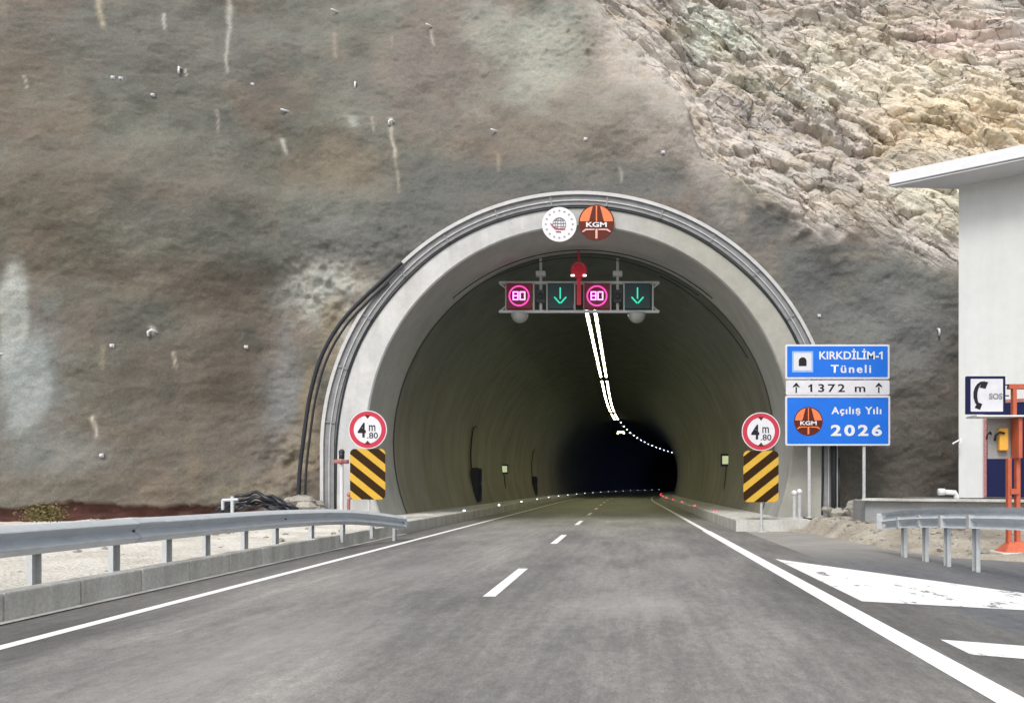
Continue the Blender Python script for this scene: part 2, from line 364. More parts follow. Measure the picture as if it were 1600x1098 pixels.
# ------------------------------------------------------------------ hill
rng = np.random.RandomState(3)
def vnoise(x, y, seed):
    r = np.random.RandomState(seed); T = r.rand(256, 256)
    xi = np.floor(x).astype(int); yi = np.floor(y).astype(int); fx = x-xi; fy = y-yi
    fx = fx*fx*(3-2*fx); fy = fy*fy*(3-2*fy)
    a = T[xi & 255, yi & 255]; b = T[(xi+1) & 255, yi & 255]; c = T[xi & 255, (yi+1) & 255]; d = T[(xi+1) & 255, (yi+1) & 255]
    return (a*(1-fx)+b*fx)*(1-fy)+(c*(1-fx)+d*fx)*fy-.5
def fbm(x, y, seed, oc=4, rough=.5):
    s = 0; a = 1; k = 1
    for i in range(oc): s = s+a*vnoise(x*k+17.3*i, y*k-9.1*i, seed+i); a *= rough; k *= 2.03
    return s
def facets(a, b, seed):
    """cells with a random height and tilt: returns (height, edge distance)"""
    r = np.random.RandomState(seed); J = r.rand(256, 256, 5)
    ai = np.floor(a).astype(int); bi = np.floor(b).astype(int)
    f1 = np.full(a.shape, 9.); f2 = np.full(a.shape, 9.); h = np.zeros(a.shape)
    for i in (-1, 0, 1):
        for j in (-1, 0, 1):
            q = J[(ai+i) & 255, (bi+j) & 255]; ca = ai+i+q[..., 0]; cb = bi+j+q[..., 1]
            da = a-ca; db = b-cb; d = np.sqrt(da*da+db*db)
            hh = (q[..., 2]-.5)+da*(q[..., 3]-.5)*1.2+db*((q[..., 4]-.5)*1.2+.55)
            n = d < f1; f2 = np.where(n, f1, np.minimum(f2, d)); h = np.where(n, hh, h); f1 = np.where(n, d, f1)
    return h, f2-f1
def sstep(a, b, x): t = np.clip((x-a)/(b-a), 0, 1); return t*t*(3-2*t)
def ybase(x, z):
    return 23.15+.07*z+.30*np.maximum(0, z-10.5)-.42*np.maximum(0, -x-10.5)*sstep(-10, -13, x)+.0*x
def hit(px, py):
    d = 23.
    for _ in range(30): d = float(ybase((px-VX)/F*d, CH+(VY-py)/F*d))
    return (px-VX)/F*d, CH+(VY-py)/F*d, d
BND = [hit(*p) for p in ((880, -60), (925, 0), (1000, 85), (1062, 165), (1098, 255), (1180, 305), (1290, 360), (1400, 392), (1500, 405), (1700, 420))]
BX = np.array([-30, -12, -6]+[b[0] for b in BND]+[40.]); BZ = np.array([60, 40, 28]+[b[1] for b in BND]+[8.])
def build_hill():
    st = .055
    xs = np.concatenate([np.linspace(-60, -21, 40)[:-1], np.arange(-21, 15.5, st), np.linspace(15.5, 60, 60)[1:]])
    zs = np.concatenate([np.arange(-.3, 31, st), np.linspace(31, 60, 40)[1:]])
    X, Z = np.meshgrid(xs, zs); nx, nz = len(xs), len(zs)
    zb = np.interp(X, BX, BZ)
    dz = (Z-zb)/1.35+.8*fbm(X*.5, Z*.5, 11)+.35*fbm(X*2, Z*2, 12)
    rock = sstep(-.25, .55, dz)
    Y = ybase(X, Z)
    dp_ = np.maximum(0, dz); Y = Y+.55*dp_*dp_/(dp_+2.2)
    # sprayed concrete: soft swells over the rock below
    ringd = np.sqrt((X-TX)**2+np.maximum(0, Z-ZO)**2)-RO
    calm = sstep(.1, 2.5, ringd)
    Y = Y+(1-rock)*calm*(.95*fbm(X*.20, Z*.22, 21, 3)+.17*fbm(X*.75, Z*.8, 24, 3))+(1-rock)*(.055*fbm(X*2.6, Z*3.4, 27, 3)+.035*fbm(X*6, Z*8, 31, 3))
    # hollow folds
    # bare rock: tilted beds broken into blocks
    th = R(36); wa = .8*fbm(X*.35, Z*.35, 41, 4); wb = .5*fbm(X*.3+9, Z*.3+4, 42, 4)
    A = X*math.cos(th)-Z*math.sin(th)+wa; B = X*math.sin(th)+Z*math.cos(th)+wb
    D = 0
    for sa, sb, am, sd_ in ((4.4, 1.3, .80, 61), (2.4, .55, .42, 62), (1.2, .24, .19, 63), (.45, .12, .05, 64)):
        h, e = facets(A/sa+.10*fbm(A*2/sa, B*2/sb, sd_+20, 3), B/sb+.12*fbm(A*2/sa+5, B*2/sb, sd_+30, 3), sd_); D = D-am*h+am*.5*np.exp(-e*e/.012)*sstep(.25, 0, e)
    bed = B/1.7+.2*fbm(A*.4, B*.4, 66); D = D+.16*(bed-np.floor(bed)-.5)
    bd2 = B/.62+.35*fbm(A*.3, B*.5, 67); D = D-.20*(bd2-np.floor(bd2))**3*sstep(-.25, .1, fbm(A*.35+3, B*.7, 68, 3))
    D = D+.5*fbm(X*.25, Z*.25, 71, 3)+.07*fbm(X*3, Z*3, 72, 4)+.02*fbm(X*9, Z*9, 75, 2)
    D = D*(.42+.33*sstep(.2, 5, dz)); Y = Y+rock*D
    for line, dep, wd in ((((1035, 70), (1080, 105), (1140, 118), (1195, 150), (1215, 178), (1290, 220), (1330, 240)), .75, .13), (((1325, 248), (1365, 240), (1400, 222)), .9, .16), (((1190, 20), (1225, 60), (1262, 100), (1300, 112), (1345, 150)), .4, .08),
                          (((1400, 165), (1450, 160), (1520, 205)), .4, .08), (((1120, 255), (1170, 262), (1230, 300), (1290, 318)), .4, .09), (((1230, 245), (1290, 275), (1360, 330), (1420, 350)), .35, .08)):
        pts = []
        for px, py in line: x0, z0, d0 = hit(px, py); d0 *= 1.06; pts.append(((px-VX)/F*d0, CH+(VY-py)/F*d0))
        best = np.full(X.shape, 9.); xw = X+.35*fbm(X*1.5, Z*1.5, 301, 4); zw = Z+.35*fbm(X*1.5+7, Z*1.5, 302, 4)
        for (ax, az), (bx_, bz_) in zip(pts, pts[1:]):
            ex, ez = bx_-ax, bz_-az; q = np.clip(((xw-ax)*ex+(zw-az)*ez)/(ex*ex+ez*ez), 0, 1); best = np.minimum(best, np.hypot(xw-ax-q*ex, zw-az-q*ez))
        Y = Y+rock*dep*np.exp(-(best/wd)**2)*(.6+.8*fbm(X*.9, Z*.9, 303, 2))
    # rougher spray patches beside the portal
    for px, py, s_, am in ((500, 455, 1.3, .22), (620, 395, 1.6, .1), (455, 725, 1.1, .25), (1120, 190, 1.2, .2), (900, 60, 2, .12)):
        x0, z0, _ = hit(px, py); g = np.exp(-((X-x0)**2+(Z-z0)**2)/(s_*s_)); h, e = facets(X*2.2+.5*wa, Z*2.6+.5*wb, 81); Y = Y-g*am*(.25*h+1.3*fbm(X*2, Z*2, 84)+.5*fbm(X*8, Z*8, 86))
    # soil foot on the left: sprayed skin ends, red earth behind it
    lip = .72+.22*fbm(X*1.1, X*0+3, 91)+.1*fbm(X*4, X*0, 93); soil = (1-sstep(lip-.03, lip+.02, Z))*(1-sstep(-11.6, -10.9, X)); Y = Y+soil*(.22+.12*fbm(X*4, Z*5, 95))
    # albedo
    C = np.empty(X.shape+(3,)); n = fbm(X*.42, Z*.42, 101, 4)+.0; n2 = fbm(X*.55+40, Z*.5, 105, 5, .6)
    ga = np.array([.205, .212, .187]); br = np.array([.25, .213, .182])
    k = sstep(-.28, .28, n)[..., None]; C[:] = ga*(1-k)+br*k; C *= (1+.55*n2)[..., None]
    def blob(px, py, sx, sy, col, s, rot=0, wob=.5):
        nonlocal C
        x0, z0, d0 = hit(px, py); q = d0/F; u = (X-x0)/(sx*q); v = (Z-z0)/(sy*q)
        c_, s_ = math.cos(R(rot)), math.sin(R(rot)); u, v = u*c_+v*s_, -u*s_+v*c_
        r2 = np.sqrt(u*u+v*v)*(1+wob*1.0*fbm(X*.9, Z*.9, int(px)+7)+wob*.4*fbm(X*4, Z*4, int(px)+11)); g = np.clip(1.25-r2 if wob > .25 else (1.3-r2)*1.8, 0, 1)
        g = (g*g*(3-2*g)*s)[..., None]; C = C*(1-g)+np.array(col)*g
    for a in ((60, 170, 130, 60, (.31, .265, .21), .5), (130, 60, 180, 60, (.19, .19, .175), .6), (330, 60, 140, 70, (.235, .225, .21), .6), (260, 270, 200, 70, (.245, .215, .185), .6),
              (700, 100, 190, 140, (.27, .245, .225), .9), (850, 90, 110, 130, (.40, .415, .375), .85, 35), (770, 40, 60, 80, (.40, .41, .38), .6), (940, 180, 90, 150, (.33, .305, .27), .9, 40),
              (985, 90, 60, 120, (.42, .385, .35), .9, 40), (1040, 230, 70, 110, (.38, .35, .325), .8, 40),
              (860, 283, 340, 50, (.15, .16, .163), .95), (700, 330, 160, 60, (.165, .17, .17), .8), (900, 240, 120, 60, (.24, .225, .20), .6), (560, 380, 150, 60, (.18, .185, .185), .8), (1180, 350, 110, 60, (.165, .17, .17), .9), (1270, 440, 70, 90, (.17, .175, .178), .9), (1330, 400, 110, 30, (.19, .195, .195), .8), (1130, 300, 22, 60, (.34, .325, .29), .7), (1160, 320, 12, 40, (.40, .37, .33), .6),
              (250, 430, 200, 55, (.20, .175, .145), .7), (300, 600, 190, 110, (.195, .168, .142), .8), (60, 330, 110, 110, (.18, .15, .115), .6), (520, 260, 90, 60, (.26, .235, .18), .7),
              (14, 500, 20, 95, (.40, .425, .41), 1, 16, .1), (52, 600, 26, 80, (.33, .36, .365), .9, 27, .2), (50, 600, 60, 130, (.34, .375, .39), .75, 20), (90, 720, 90, 80, (.27, .29, .285), .7),
              (500, 450, 75, 55, (.46, .48, .46), .9), (440, 620, 40, 130, (.27, .29, .31), .8), (520, 520, 30, 80, (.36, .31, .235), .9), (540, 540, 14, 60, (.46, .45, .41), .8, -25), (460, 720, 40, 60, (.33, .285, .22), .8), (480, 640, 16, 100, (.34, .29, .20), .7),
              (310, 720, 14, 55, (.38, .31, .21), .8, 8), (200, 760, 240, 30, (.25, .22, .185), .7), (330, 700, 100, 60, (.20, .18, .16), .7), (390, 770, 60, 20, (.34, .31, .24), .8),
              (1400, 520, 150, 170, (.225, .235, .238), .95), (1400, 690, 130, 100, (.24, .225, .205), .9), (1360, 398, 90, 9, (.34, .32, .28), .6, -8)):
        blob(*a)
    # lime streaks and drips under weep holes
    for px, y0, y1, wd, col, s in ((152, -5, 40, 7, (.48, .43, .34), .8), (255, 22, 48, 3.5, (.55, .55, .52), .9), (349, -10, 35, 6, (.52, .50, .46), .9), (352, 35, 115, 4, (.50, .49, .46), .8), (334, 168, 205, 3, (.46, .42, .38), .7),
              (284, 105, 116, 2, (.6, .6, .58), .9), (448, 224, 244, 5, (.55, .55, .52), .9), (524, 55, 95, 6, (.40, .36, .30), .7), (674, 50, 72, 4, (.50, .47, .42), .8), (614, 190, 245, 5, (.52, .47, .40), .95), (618, 240, 300, 4, (.44, .40, .32), .7),
              (556, 190, 206, 16, (.42, .44, .42), .7), (585, 190, 212, 4, (.46, .42, .38), .7), (776, 240, 268, 5, (.40, .35, .27), .7), (176, 545, 580, 4, (.42, .37, .28), .8), (276, 552, 578, 3, (.55, .50, .40), .9), (241, 512, 526, 5, (.6, .6, .56), .9),
              (165, 654, 684, 4.5, (.5, .47, .42), .95), (612, 55, 80, 4, (.36, .34, .31), .6), (968, 262, 285, 4, (.45, .42, .36), .7), (24, 110, 130, 2.5, (.52, .50, .45), .8)):
        x0, z0, d0 = hit(px, y0); x1, z1, _ = hit(px+3, y1); q = d0/F; tt = np.clip((z0-Z)/(z0-z1), 0, 1); cx = x0+(x1-x0)*tt+.05*fbm(Z*2, Z*0+px, 7)
        g = np.exp(-((X-cx)/(wd*q*.75*(1-.35*tt)))**2)*sstep(z1-.12, z1+.12, Z)*sstep(z0+.1, z0-.02, Z)*s*(.8+.3*(fbm(X*5, Z*2, 9)+.5)); g = np.clip(g, 0, 1)[..., None]
        C = C*(1-g)+np.array(col)*g
    # bare rock colours: pinkish grey, green-grey, buff and ochre bands
    n3 = fbm(A*.35, B*.9, 111, 4); n4 = fbm(X*.3, Z*.3, 115, 4)
    RC = np.empty(C.shape); RC[:] = (.36, .325, .29)
    def rblob(px, py, sx, sy, col, s, rot=0):
        nonlocal RC
        x0, z0, d0 = hit(px, py); d0 *= 1.12; x0 = (px-VX)/F*d0; z0 = CH+(VY-py)/F*d0; q = d0/F; u = (X-x0)/(sx*q); v = (Z-z0)/(sy*q); c_, s_ = math.cos(R(rot)), math.sin(R(rot)); u, v = u*c_+v*s_, -u*s_+v*c_
        g = np.clip(1.3-np.sqrt(u*u+v*v)*(1+.6*n3+.5*n4), 0, 1); g = (g*g*(3-2*g)*s)[..., None]; RC = RC*(1-g)+np.array(col)*g
    for a in ((1480, 70, 190, 130, (.48, .43, .33), .95), (1500, 200, 170, 120, (.52, .42, .27), .9), (1560, 40, 120, 90, (.44, .36, .32), .8), (1500, 30, 80, 50, (.42, .33, .31), .7), (1310, 80, 60, 110, (.48, .45, .36), .8, -40),
              (1430, 120, 110, 60, (.54, .50, .40), .7), (1120, 60, 70, 75, (.40, .425, .36), .95, -40), (1190, 150, 90, 22, (.40, .415, .36), .8, -35), (1230, 120, 60, 40, (.50, .46, .41), .8, -40), (1000, 40, 60, 60, (.34, .30, .28), .8),
              (1160, 220, 110, 50, (.33, .295, .275), .9, -35), (1350, 330, 130, 60, (.43, .38, .31), .85, -25), (1440, 340, 70, 60, (.44, .41, .30), .7), (1300, 290, 90, 35, (.35, .31, .28), .8, -30)):
        rblob(*a)
    RC *= (1+.40*n3+.25*n4)[..., None]
    iron = np.clip(fbm(A*.8, B*1.6, 121, 4)*2-.35, 0, .45)[..., None]; RC = RC*(1-iron)+np.array((.30, .235, .14))*iron
    RC = RC*1.62; gl = RC.mean(-1, keepdims=True); RC = gl*np.array((1.03, 1.0, .95))*.25+RC*.75; mx = RC.max(-1, keepdims=True); RC = RC*np.minimum(1, .72/mx)
    lum = C.mean(-1, keepdims=True); C = C*(.70+.22*np.clip((lum-.28)/.14, 0, 1))*np.array((1.015, 1.0, .955))
    rc = np.maximum(rock, .75*sstep(-2.2, 1.0, dz)*(1-sstep(1.5, 5, X)))[..., None]; C = C*(1-rc)+RC*rc
    s_ = soil[..., None]; C = C*(1-s_)+np.array((.10, .042, .032))*s_
    C = np.clip(C, .02, .8)
    V = np.stack([X, Y, Z], -1).reshape(-1, 3)
    ii, jj = np.meshgrid(np.arange(nx-1), np.arange(nz-1)); i0 = (jj*nx+ii).ravel()
    Q = np.stack([i0, i0+1, i0+nx+1, i0+nx], 1)
    cx = V[Q].mean(1); dx = cx[:, 0]-TX; inside = np.where(cx[:, 2] > ZO, np.hypot(dx, cx[:, 2]-ZO), np.abs(dx)) < RO-.25
    Q = Q[~inside]
    me = bpy.data.meshes.new('hill'); me.vertices.add(len(V)); me.vertices.foreach_set('co', V.ravel().astype(np.float32))
    me.loops.add(Q.size); me.loops.foreach_set('vertex_index', Q.ravel().astype(np.int32))
    me.polygons.add(len(Q)); me.polygons.foreach_set('loop_start', np.arange(0, Q.size, 4, dtype=np.int32)); me.update(calc_edges=True)
    me.polygons.foreach_set('use_smooth', np.ones(len(Q), bool))
    ca = me.color_attributes.new('albedo', 'FLOAT_COLOR', 'POINT'); ca.data.foreach_set('color', np.concatenate([C.reshape(-1, 3), np.ones((len(V), 1))], 1).ravel().astype(np.float32))
    ra = me.attributes.new('rock', 'FLOAT', 'POINT'); ra.data.foreach_set('value', rock.ravel().astype(np.float32))
    me.materials.append(M['hill']); o = bpy.data.objects.new('hill', me); COL.objects.link(o); o['kind'] = 'structure'
    return xs, zs, Y
XS, ZS, YS = build_hill()
def surf(px, py):
    """point of the hill surface seen at a photo pixel"""
    d = 20.
    for _ in range(400):
        x = (px-VX)/F*d; z = CH+(VY-py)/F*d; y = YS[min(np.searchsorted(ZS, z), len(ZS)-1), min(np.searchsorted(XS, x), len(XS)-1)]
        if y <= d: break
        d += .04
    return Vector((x, y, z))

# ------------------------------------------------------------------ ground, road, markings
g = G(); g.flat([(-400, -400), (400, -400), (400, 600), (-400, 600)], -.06); g.build('ground', M['earth'])['kind'] = 'structure'
KX0, KX1 = -5.9, 3.15
def strip(g, x0, x1, y0, y1, z, step=4, m=0):
    ys = [y0]; 
    while ys[-1] < y1-1e-6: ys.append(min(y1, ys[-1]+step))
    v = []
    for y in ys: b = bend(y); v += [(x0+b, y, z), (x1+b, y, z)]
    g.add(v, [(2*i, 2*i+1, 2*i+3, 2*i+2) for i in range(len(ys)-1)], m)
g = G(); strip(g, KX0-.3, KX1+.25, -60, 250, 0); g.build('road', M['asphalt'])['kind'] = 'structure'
g = G(); g.flat([(KX1+.25, -60), (30, -60), (30, 8.5), (9, 10.8), (6.9, 12.4), (5.9, 13.2), (5.3, 15.2), (6.4, 17), (8.3, 20.9), (KX1+.25, 20.9)], 0)
g.build('side_road', M['asphalt2'])['kind'] = 'structure'
g = G(); strip(g, -5.07, -4.93, -60, 250, .004); g.build('edge_line', M['line'])['kind'] = 'structure'
g = G(); strip(g, 2.22, 2.44, -60, 21, .004); strip(g, 2.25, 2.41, 21, 250, .004); g.build('edge_line', M['line'])['kind'] = 'structure'
g = G()
for i in range(-4, 28):
    y0 = 8.6+7.8*i; strip(g, -1.66, -1.51, y0, y0+2.9, .004, 1.5)
g.build('centre_line', M['line'])['kind'] = 'structure'
g = G(); g.flat([(2.66, 13.0), (5.76, 7.03), (2.66, 8.25)], .004); g.flat([(2.66, 6.2), (7.4, 4.15), (7.5, 3.6), (2.66, 5.65)], .004)
g.build('gore_marking', M['lineworn'])['kind'] = 'structure'

# raised edge inside the tunnel, concrete walkways
def walkway(name, x0, x1, y0, y1, h, mat):
    ys = list(np.arange(y0, y1, 3.0))+[y1]; v = []
    for y in ys: b = bend(y); v += [(x0+b, y, -.02), (x0+b, y, h-.02), (x0+b+.02*(1 if x1 > x0 else -1), y, h), (x1+b, y, h), (x1+b, y, -.02)]
    f = []
    for i in range(len(ys)-1):
        for k in range(4): q = (i*5+k, i*5+k+1, (i+1)*5+k+1, (i+1)*5+k); f.append(q if x1 < x0 else q[::-1])
    f.append((0, 1, 2, 3, 4) if x1 > x0 else (4, 3, 2, 1, 0)); g = G(); g.add(v, f); o = g.build(name, mat); o['kind'] = 'structure'; return o
walkway('walkway', KX0, -8.6, 19.6, 250, .33, M['kerb'])
walkway('walkway', KX1, 5.6, 20.8, 250, .33, M['kerb'])
g = G(); g.box((6.55, 22.6, .15), (2.6, 3.6, .36)); o = g.build('pavement', M['kerb'], bevel=.02); o['kind'] = 'structure'
# kerb outside on the left, one metre stones
g = G(); y = -12.0; i = 0
while y < 19.5:
    L = min(1.0, 19.58-y); g.box((KX0-.09+random.uniform(-.004, .004), y+L/2, .13+random.uniform(-.004, .004)), (.18, L-.014, .30)); y += 1.0
o = g.build('kerb', M['kerb'], bevel=.018); o['kind'] = 'structure'
g = G(); strip(g, KX0, KX0+.12, -12, 19.6, .012); o = g.build('gutter', M['kerb']); o['kind'] = 'structure'
# gravel verges
def patch(name, x0, x1, y0, y1, zf, mat, st=.12):
    xs = np.arange(x0, x1+1e-6, st); ys = np.arange(y0, y1+1e-6, st); X, Y = np.meshgrid(xs, ys); Z = zf(X, Y)
    n = len(xs); g = G(); g.add(np.stack([X, Y, Z], -1).reshape(-1, 3).tolist(), [(j*n+i, j*n+i+1, (j+1)*n+i+1, (j+1)*n+i) for j in range(len(ys)-1) for i in range(n-1)])
    o = g.build(name, mat, smooth=True); o['kind'] = 'structure'; return o
patch('gravel_verge', -26, KX0-.17, -4, 24.6, lambda X, Y: .245+.07*fbm(X*.8, Y*.8, 201)+.035*fbm(X*4, Y*4, 203, 3)+sstep(16, 22, Y)*.10-.06*sstep(-6.7, -6.1, X), M['gravel'])
def zr(X, Y):
    e = Y-np.interp(X, [3.4, 5.0, 5.4, 6.0, 7.0, 9, 14], [20.6, 20.2, 15.3, 13.4, 12.5, 10.9, 10.0])+.25*fbm(X*1.5, Y*1.5, 211)
    return -.05+.11*sstep(-.3, .3, e)+.34*sstep(.3, 4.8, e)*(1-.0*X)+.05*fbm(X*2, Y*2, 213)+.04*fbm(X*7, Y*7, 215)*sstep(0, .5, e)
patch('gravel_verge', 4.6, 15, 9.5, 20.72, zr, M['gravel_dirty'], .09)

# ------------------------------------------------------------------ tunnel
tun = thing('tunnel', 'concrete tunnel with a pale arched portal ring bored through the grey hillside', 'tunnel', (TX, TD, 0))
ip, op = inner_pts(n=72), outer_pts(n=60)
# portal face with its thick collar
def resample(P, n):
    L = [0]
    for a, b in zip(P, P[1:]): L.append(L[-1]+math.hypot(b[0]-a[0], b[1]-a[1]))
    return [(float(np.interp(L[-1]*i/n, L, [p[0] for p in P])), float(np.interp(L[-1]*i/n, L, [p[1] for p in P]))) for i in range(n+1)]
N = 120
def polar(P):
    out = []
    for i in range(N+1):
        out.append(P[i])
    return out
ipr, opr = resample(inner_pts(n=200), N), resample(outer_pts(n=200, foot=-.05), N)
g = G(); v = []
for (a, b), (c, d) in zip(ipr, opr):
    v += [(TX+a*1.0, TD+.05, b), (TX+a*1.006, TD, b+(b-ZI)*.006), (TX+c, TD, d), (TX+c, TD+3.4, d)]
g.add(v, [(4*i+k, 4*i+4+k, 4*i+5+k, 4*i+1+k) for i in range(N) for k in range(3)])
g.build('portal_ring', M['portal'], tun)
ys = [TD+.05, TD+1.2, TD+2.6]+list(np.arange(28.0, 250, 3.0)); v = []
LP = inner_pts(n=72)
for y in ys:
    b = bend(y); v += [(TX+a+b, y, z) for a, z in LP]
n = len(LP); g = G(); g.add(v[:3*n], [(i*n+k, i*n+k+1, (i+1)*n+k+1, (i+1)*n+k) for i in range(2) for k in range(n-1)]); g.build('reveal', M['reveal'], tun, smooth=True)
g = G(); g.add(v[2*n:], [(i*n+k, i*n+k+1, (i+1)*n+k+1, (i+1)*n+k) for i in range(len(ys)-3) for k in range(n-1)])
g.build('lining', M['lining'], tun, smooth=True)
# joints between cast sections: thin sealing strips standing 15 mm off the lining
for y0 in [25.1]+[37.1+12*i for i in range(9)]:
    P = inner_pts(RI-.015, 72); b = bend(y0); wd = .09 if y0 < 26 else .05
    g = G(); v = []
    for a, z in P: v += [(TX+a+b, y0-wd/2, z), (TX+a+b, y0+wd/2, z)]
    g.add(v, [(2*i, 2*i+2, 2*i+3, 2*i+1) for i in range(len(P)-1)]); g.build('joint_strip', M['joint'], tun)
# gutter flashing round the arch: band, pale lip, dark cable
def sweep_arc(rr, zc, y, rad, n=90, foot=.33, j=0):
    P = [(rr, foot)]+[(rr, foot+(zc-foot)*i/4) for i in range(1, 4)]+[(rr*math.cos(math.pi*i/n), zc+rr*math.sin(math.pi*i/n)) for i in range(n+1)]+[(-rr, zc-(zc-foot)*i/4) for i in range(1, 5)]
    return [(TX+a+j*math.sin(i*.37)*.01, y, b) for i, (a, b) in enumerate(P)]
def band(r0, r1, y0, y1):
    A, B = sweep_arc(r0, ZO, y0, 0), sweep_arc(r1, ZO, y0, 0); v = []
    for p, q in zip(A, B): v += [(p[0], y1, p[2]), (p[0], y0, p[2]), (q[0], y0, q[2]), (q[0], y1, q[2])]
    g = G(); g.add(v, [(4*i+k, 4*i+4+k, 4*i+5+k, 4*i+1+k) for i in range(len(A)-1) for k in range(3)]); return g
gt = band(7.47, 7.76, TD-.07, TD).build('gutter_flashing', M['trim'], tun)
band(7.77, 7.87, TD-.14, TD+.3).build('flashing_lip', M['trimlip'], tun)
g = G(); g.tube(sweep_arc(7.60, ZO, TD-.09, 0, j=1), .022, 6); g.build('cable', M['trimlip'], gt, smooth=True)
g = G(); g.tube(sweep_arc(7.42, ZO, TD-.02, 0, j=2), .03, 6); g.build('cable', M['darkmetal'], gt, smooth=True)
for k in range(14):
    a = math.pi*(k+.5)/14; c = (TX+7.615*math.cos(a), TD-.085, ZO+7.615*math.sin(a)); g = G()
    g.box((0, 0, 0), (.30, .05, .05)); ca, sa = math.cos(a), math.sin(a); g.v = [(c[0]+x*ca-z*sa, c[1]+y_, c[2]+x*sa+z*ca) for x, y_, z in g.v]; g.build('clamp', M['trim'], gt)

# corrugated black pipes leaving the arch on the left
def pipe_path(pts, d, n=6):
    P = [Vector(at(px, py, d)) for px, py in pts]; out = []
    for i in range(len(P)-1):
        p0, p1, p2, p3 = P[max(i-1, 0)], P[i], P[i+1], P[min(i+2, len(P)-1)]
        for k in range(n):
            t = k/n; out.append(.5*((2*p1)+(p2-p0)*t+(2*p0-5*p1+4*p2-p3)*t*t+(3*p1-p0-3*p2+p3)*t**3))
    return out+[P[-1]]
pp = [(466, 800), (468, 740), (475, 680), (485, 615), (503, 555), (532, 505), (566, 468), (598, 438), (628, 410)]
r0 = at(466, 800, 22.3)
dp = G(); dp.tube(pipe_path(pp, 22.3), .06, 10)
tag(dp.build('drain_pipe', M['pipe_black'], org=r0, smooth=True), 'outer thick black plastic pipe curving down left of the portal arch', 'pipe', 'black pipes left of the arch')
dp = G(); dp.tube(pipe_path([(x+9+max(0, (y-700))*.02, y+3) for x, y in pp[:-1]], 22.34), .035, 10)
tag(dp.build('drain_pipe', M['pipe_black'], org=r0, smooth=True), 'inner thinner black pipe running beside the thick one left of the portal arch', 'pipe', 'black pipes left of the arch')
g = G(); g.tube([at(1303, 818, 22.2), at(1303, 700, 22.3), at(1300, 640, 22.4)], .085, 10); g.tube([at(1311, 818, 22.3), at(1311, 715, 22.35)], .03, 6)
tag(g.build('drain_pipe', M['darkmetal'], org=at(1303, 818, 22.2), smooth=True), 'dark downpipe at the right foot of the portal behind the blue sign', 'pipe')

# ------------------------------------------------------------------ tunnel lamps
def ordn(i): return ['first', 'second', 'third', 'fourth', 'fifth', 'sixth', 'seventh', 'eighth', 'ninth', 'tenth', 'eleventh', 'twelfth', 'thirteenth', 'fourteenth', 'fifteenth', 'sixteenth', 'seventeenth', 'eighteenth', 'nineteenth', 'twentieth', 'twenty-first', 'twenty-second', 'twenty-third', 'twenty-fourth', 'twenty-fifth', 'twenty-sixth', 'twenty-seventh', 'twenty-eighth', 'twenty-ninth', 'thirtieth', 'thirty-first', 'thirty-second', 'thirty-third', 'thirty-fourth'][i]
def lampproto(mat, L, label, wd=.11):
    t = thing('tunnel_lamp', label, 'tunnel lamp', (0, 0, 0))
    g = G(); g.box((0, 0, .05), (.22, L, .08)); g.build('housing', M['darkmetal'], t)
    g = G(); g.box((0, 0, 0), (wd, L-.14, .014)); g.build('diffuser', mat, t)
    g = G(); g.tube([(0, -L*.35, .08), (0, -L*.35, .62), (0, L*.35, .62), (0, L*.35, .08)], .012, 5); g.build('hanger', M['darkmetal'], t)
    return t
LZ = 8.18
for row, dx in (('left', -.12), ('right', .22)):
    proto = None; k = 0
    for i in range(31):
        y = 29.0+1.56*i
        if i in (12, 26): continue
        lab = '%s bright white lamp from the portal in the %s ceiling row of the tunnel' % (ordn(k), row)
        if proto is None: proto = o = lampproto(M['led_warm'], 1.45, lab)
        else: o = copy_tree(proto); o['label'] = lab
        o['group'] = 'bright lamps along the tunnel ceiling'; o.location = (TX+dx+bend(y), y, LZ-max(0, y-60)*.004); o.rotation_euler.z = -math.atan(max(0, y-56)/430.); k += 1
proto = None
for i in range(15):
    y = 80+5.2*i; lab = '%s small dim lamp beyond the bright rows on the tunnel ceiling' % ordn(i)
    if proto is None: proto = o = lampproto(M['led_far'], .75, lab, .07)
    else: o = copy_tree(proto); o['label'] = lab
    o['group'] = 'dim lamps deep in the tunnel'; o.location = (TX+.3+bend(y), y, LZ-.05); o.rotation_euler.z = -math.atan((y-56)/430.)
c = at(970, 676, 88); t = thing('flood_light', 'glowing yellow floodlight hanging under the ceiling deep in the tunnel', 'floodlight', c)
g = G(); g.box((c[0], c[1], c[2]+.2), (1.2, .5, .16)); g.build('housing', M['darkmetal'], t)
g = G(); g.box((c[0], c[1]-.26, c[2]+.08), (.75, .04, .18)); g.box((c[0]-.36, c[1]-.26, c[2]-.07), (.2, .04, .16)); g.box((c[0]+.36, c[1]-.26, c[2]-.07), (.2, .04, .16)); g.build('diffuser', M['led_yellow'], t)
g = G(); g.tube([(c[0], c[1], c[2]+.28), (c[0], c[1], 9.1)], .03); g.build('hanger', M['darkmetal'], t)

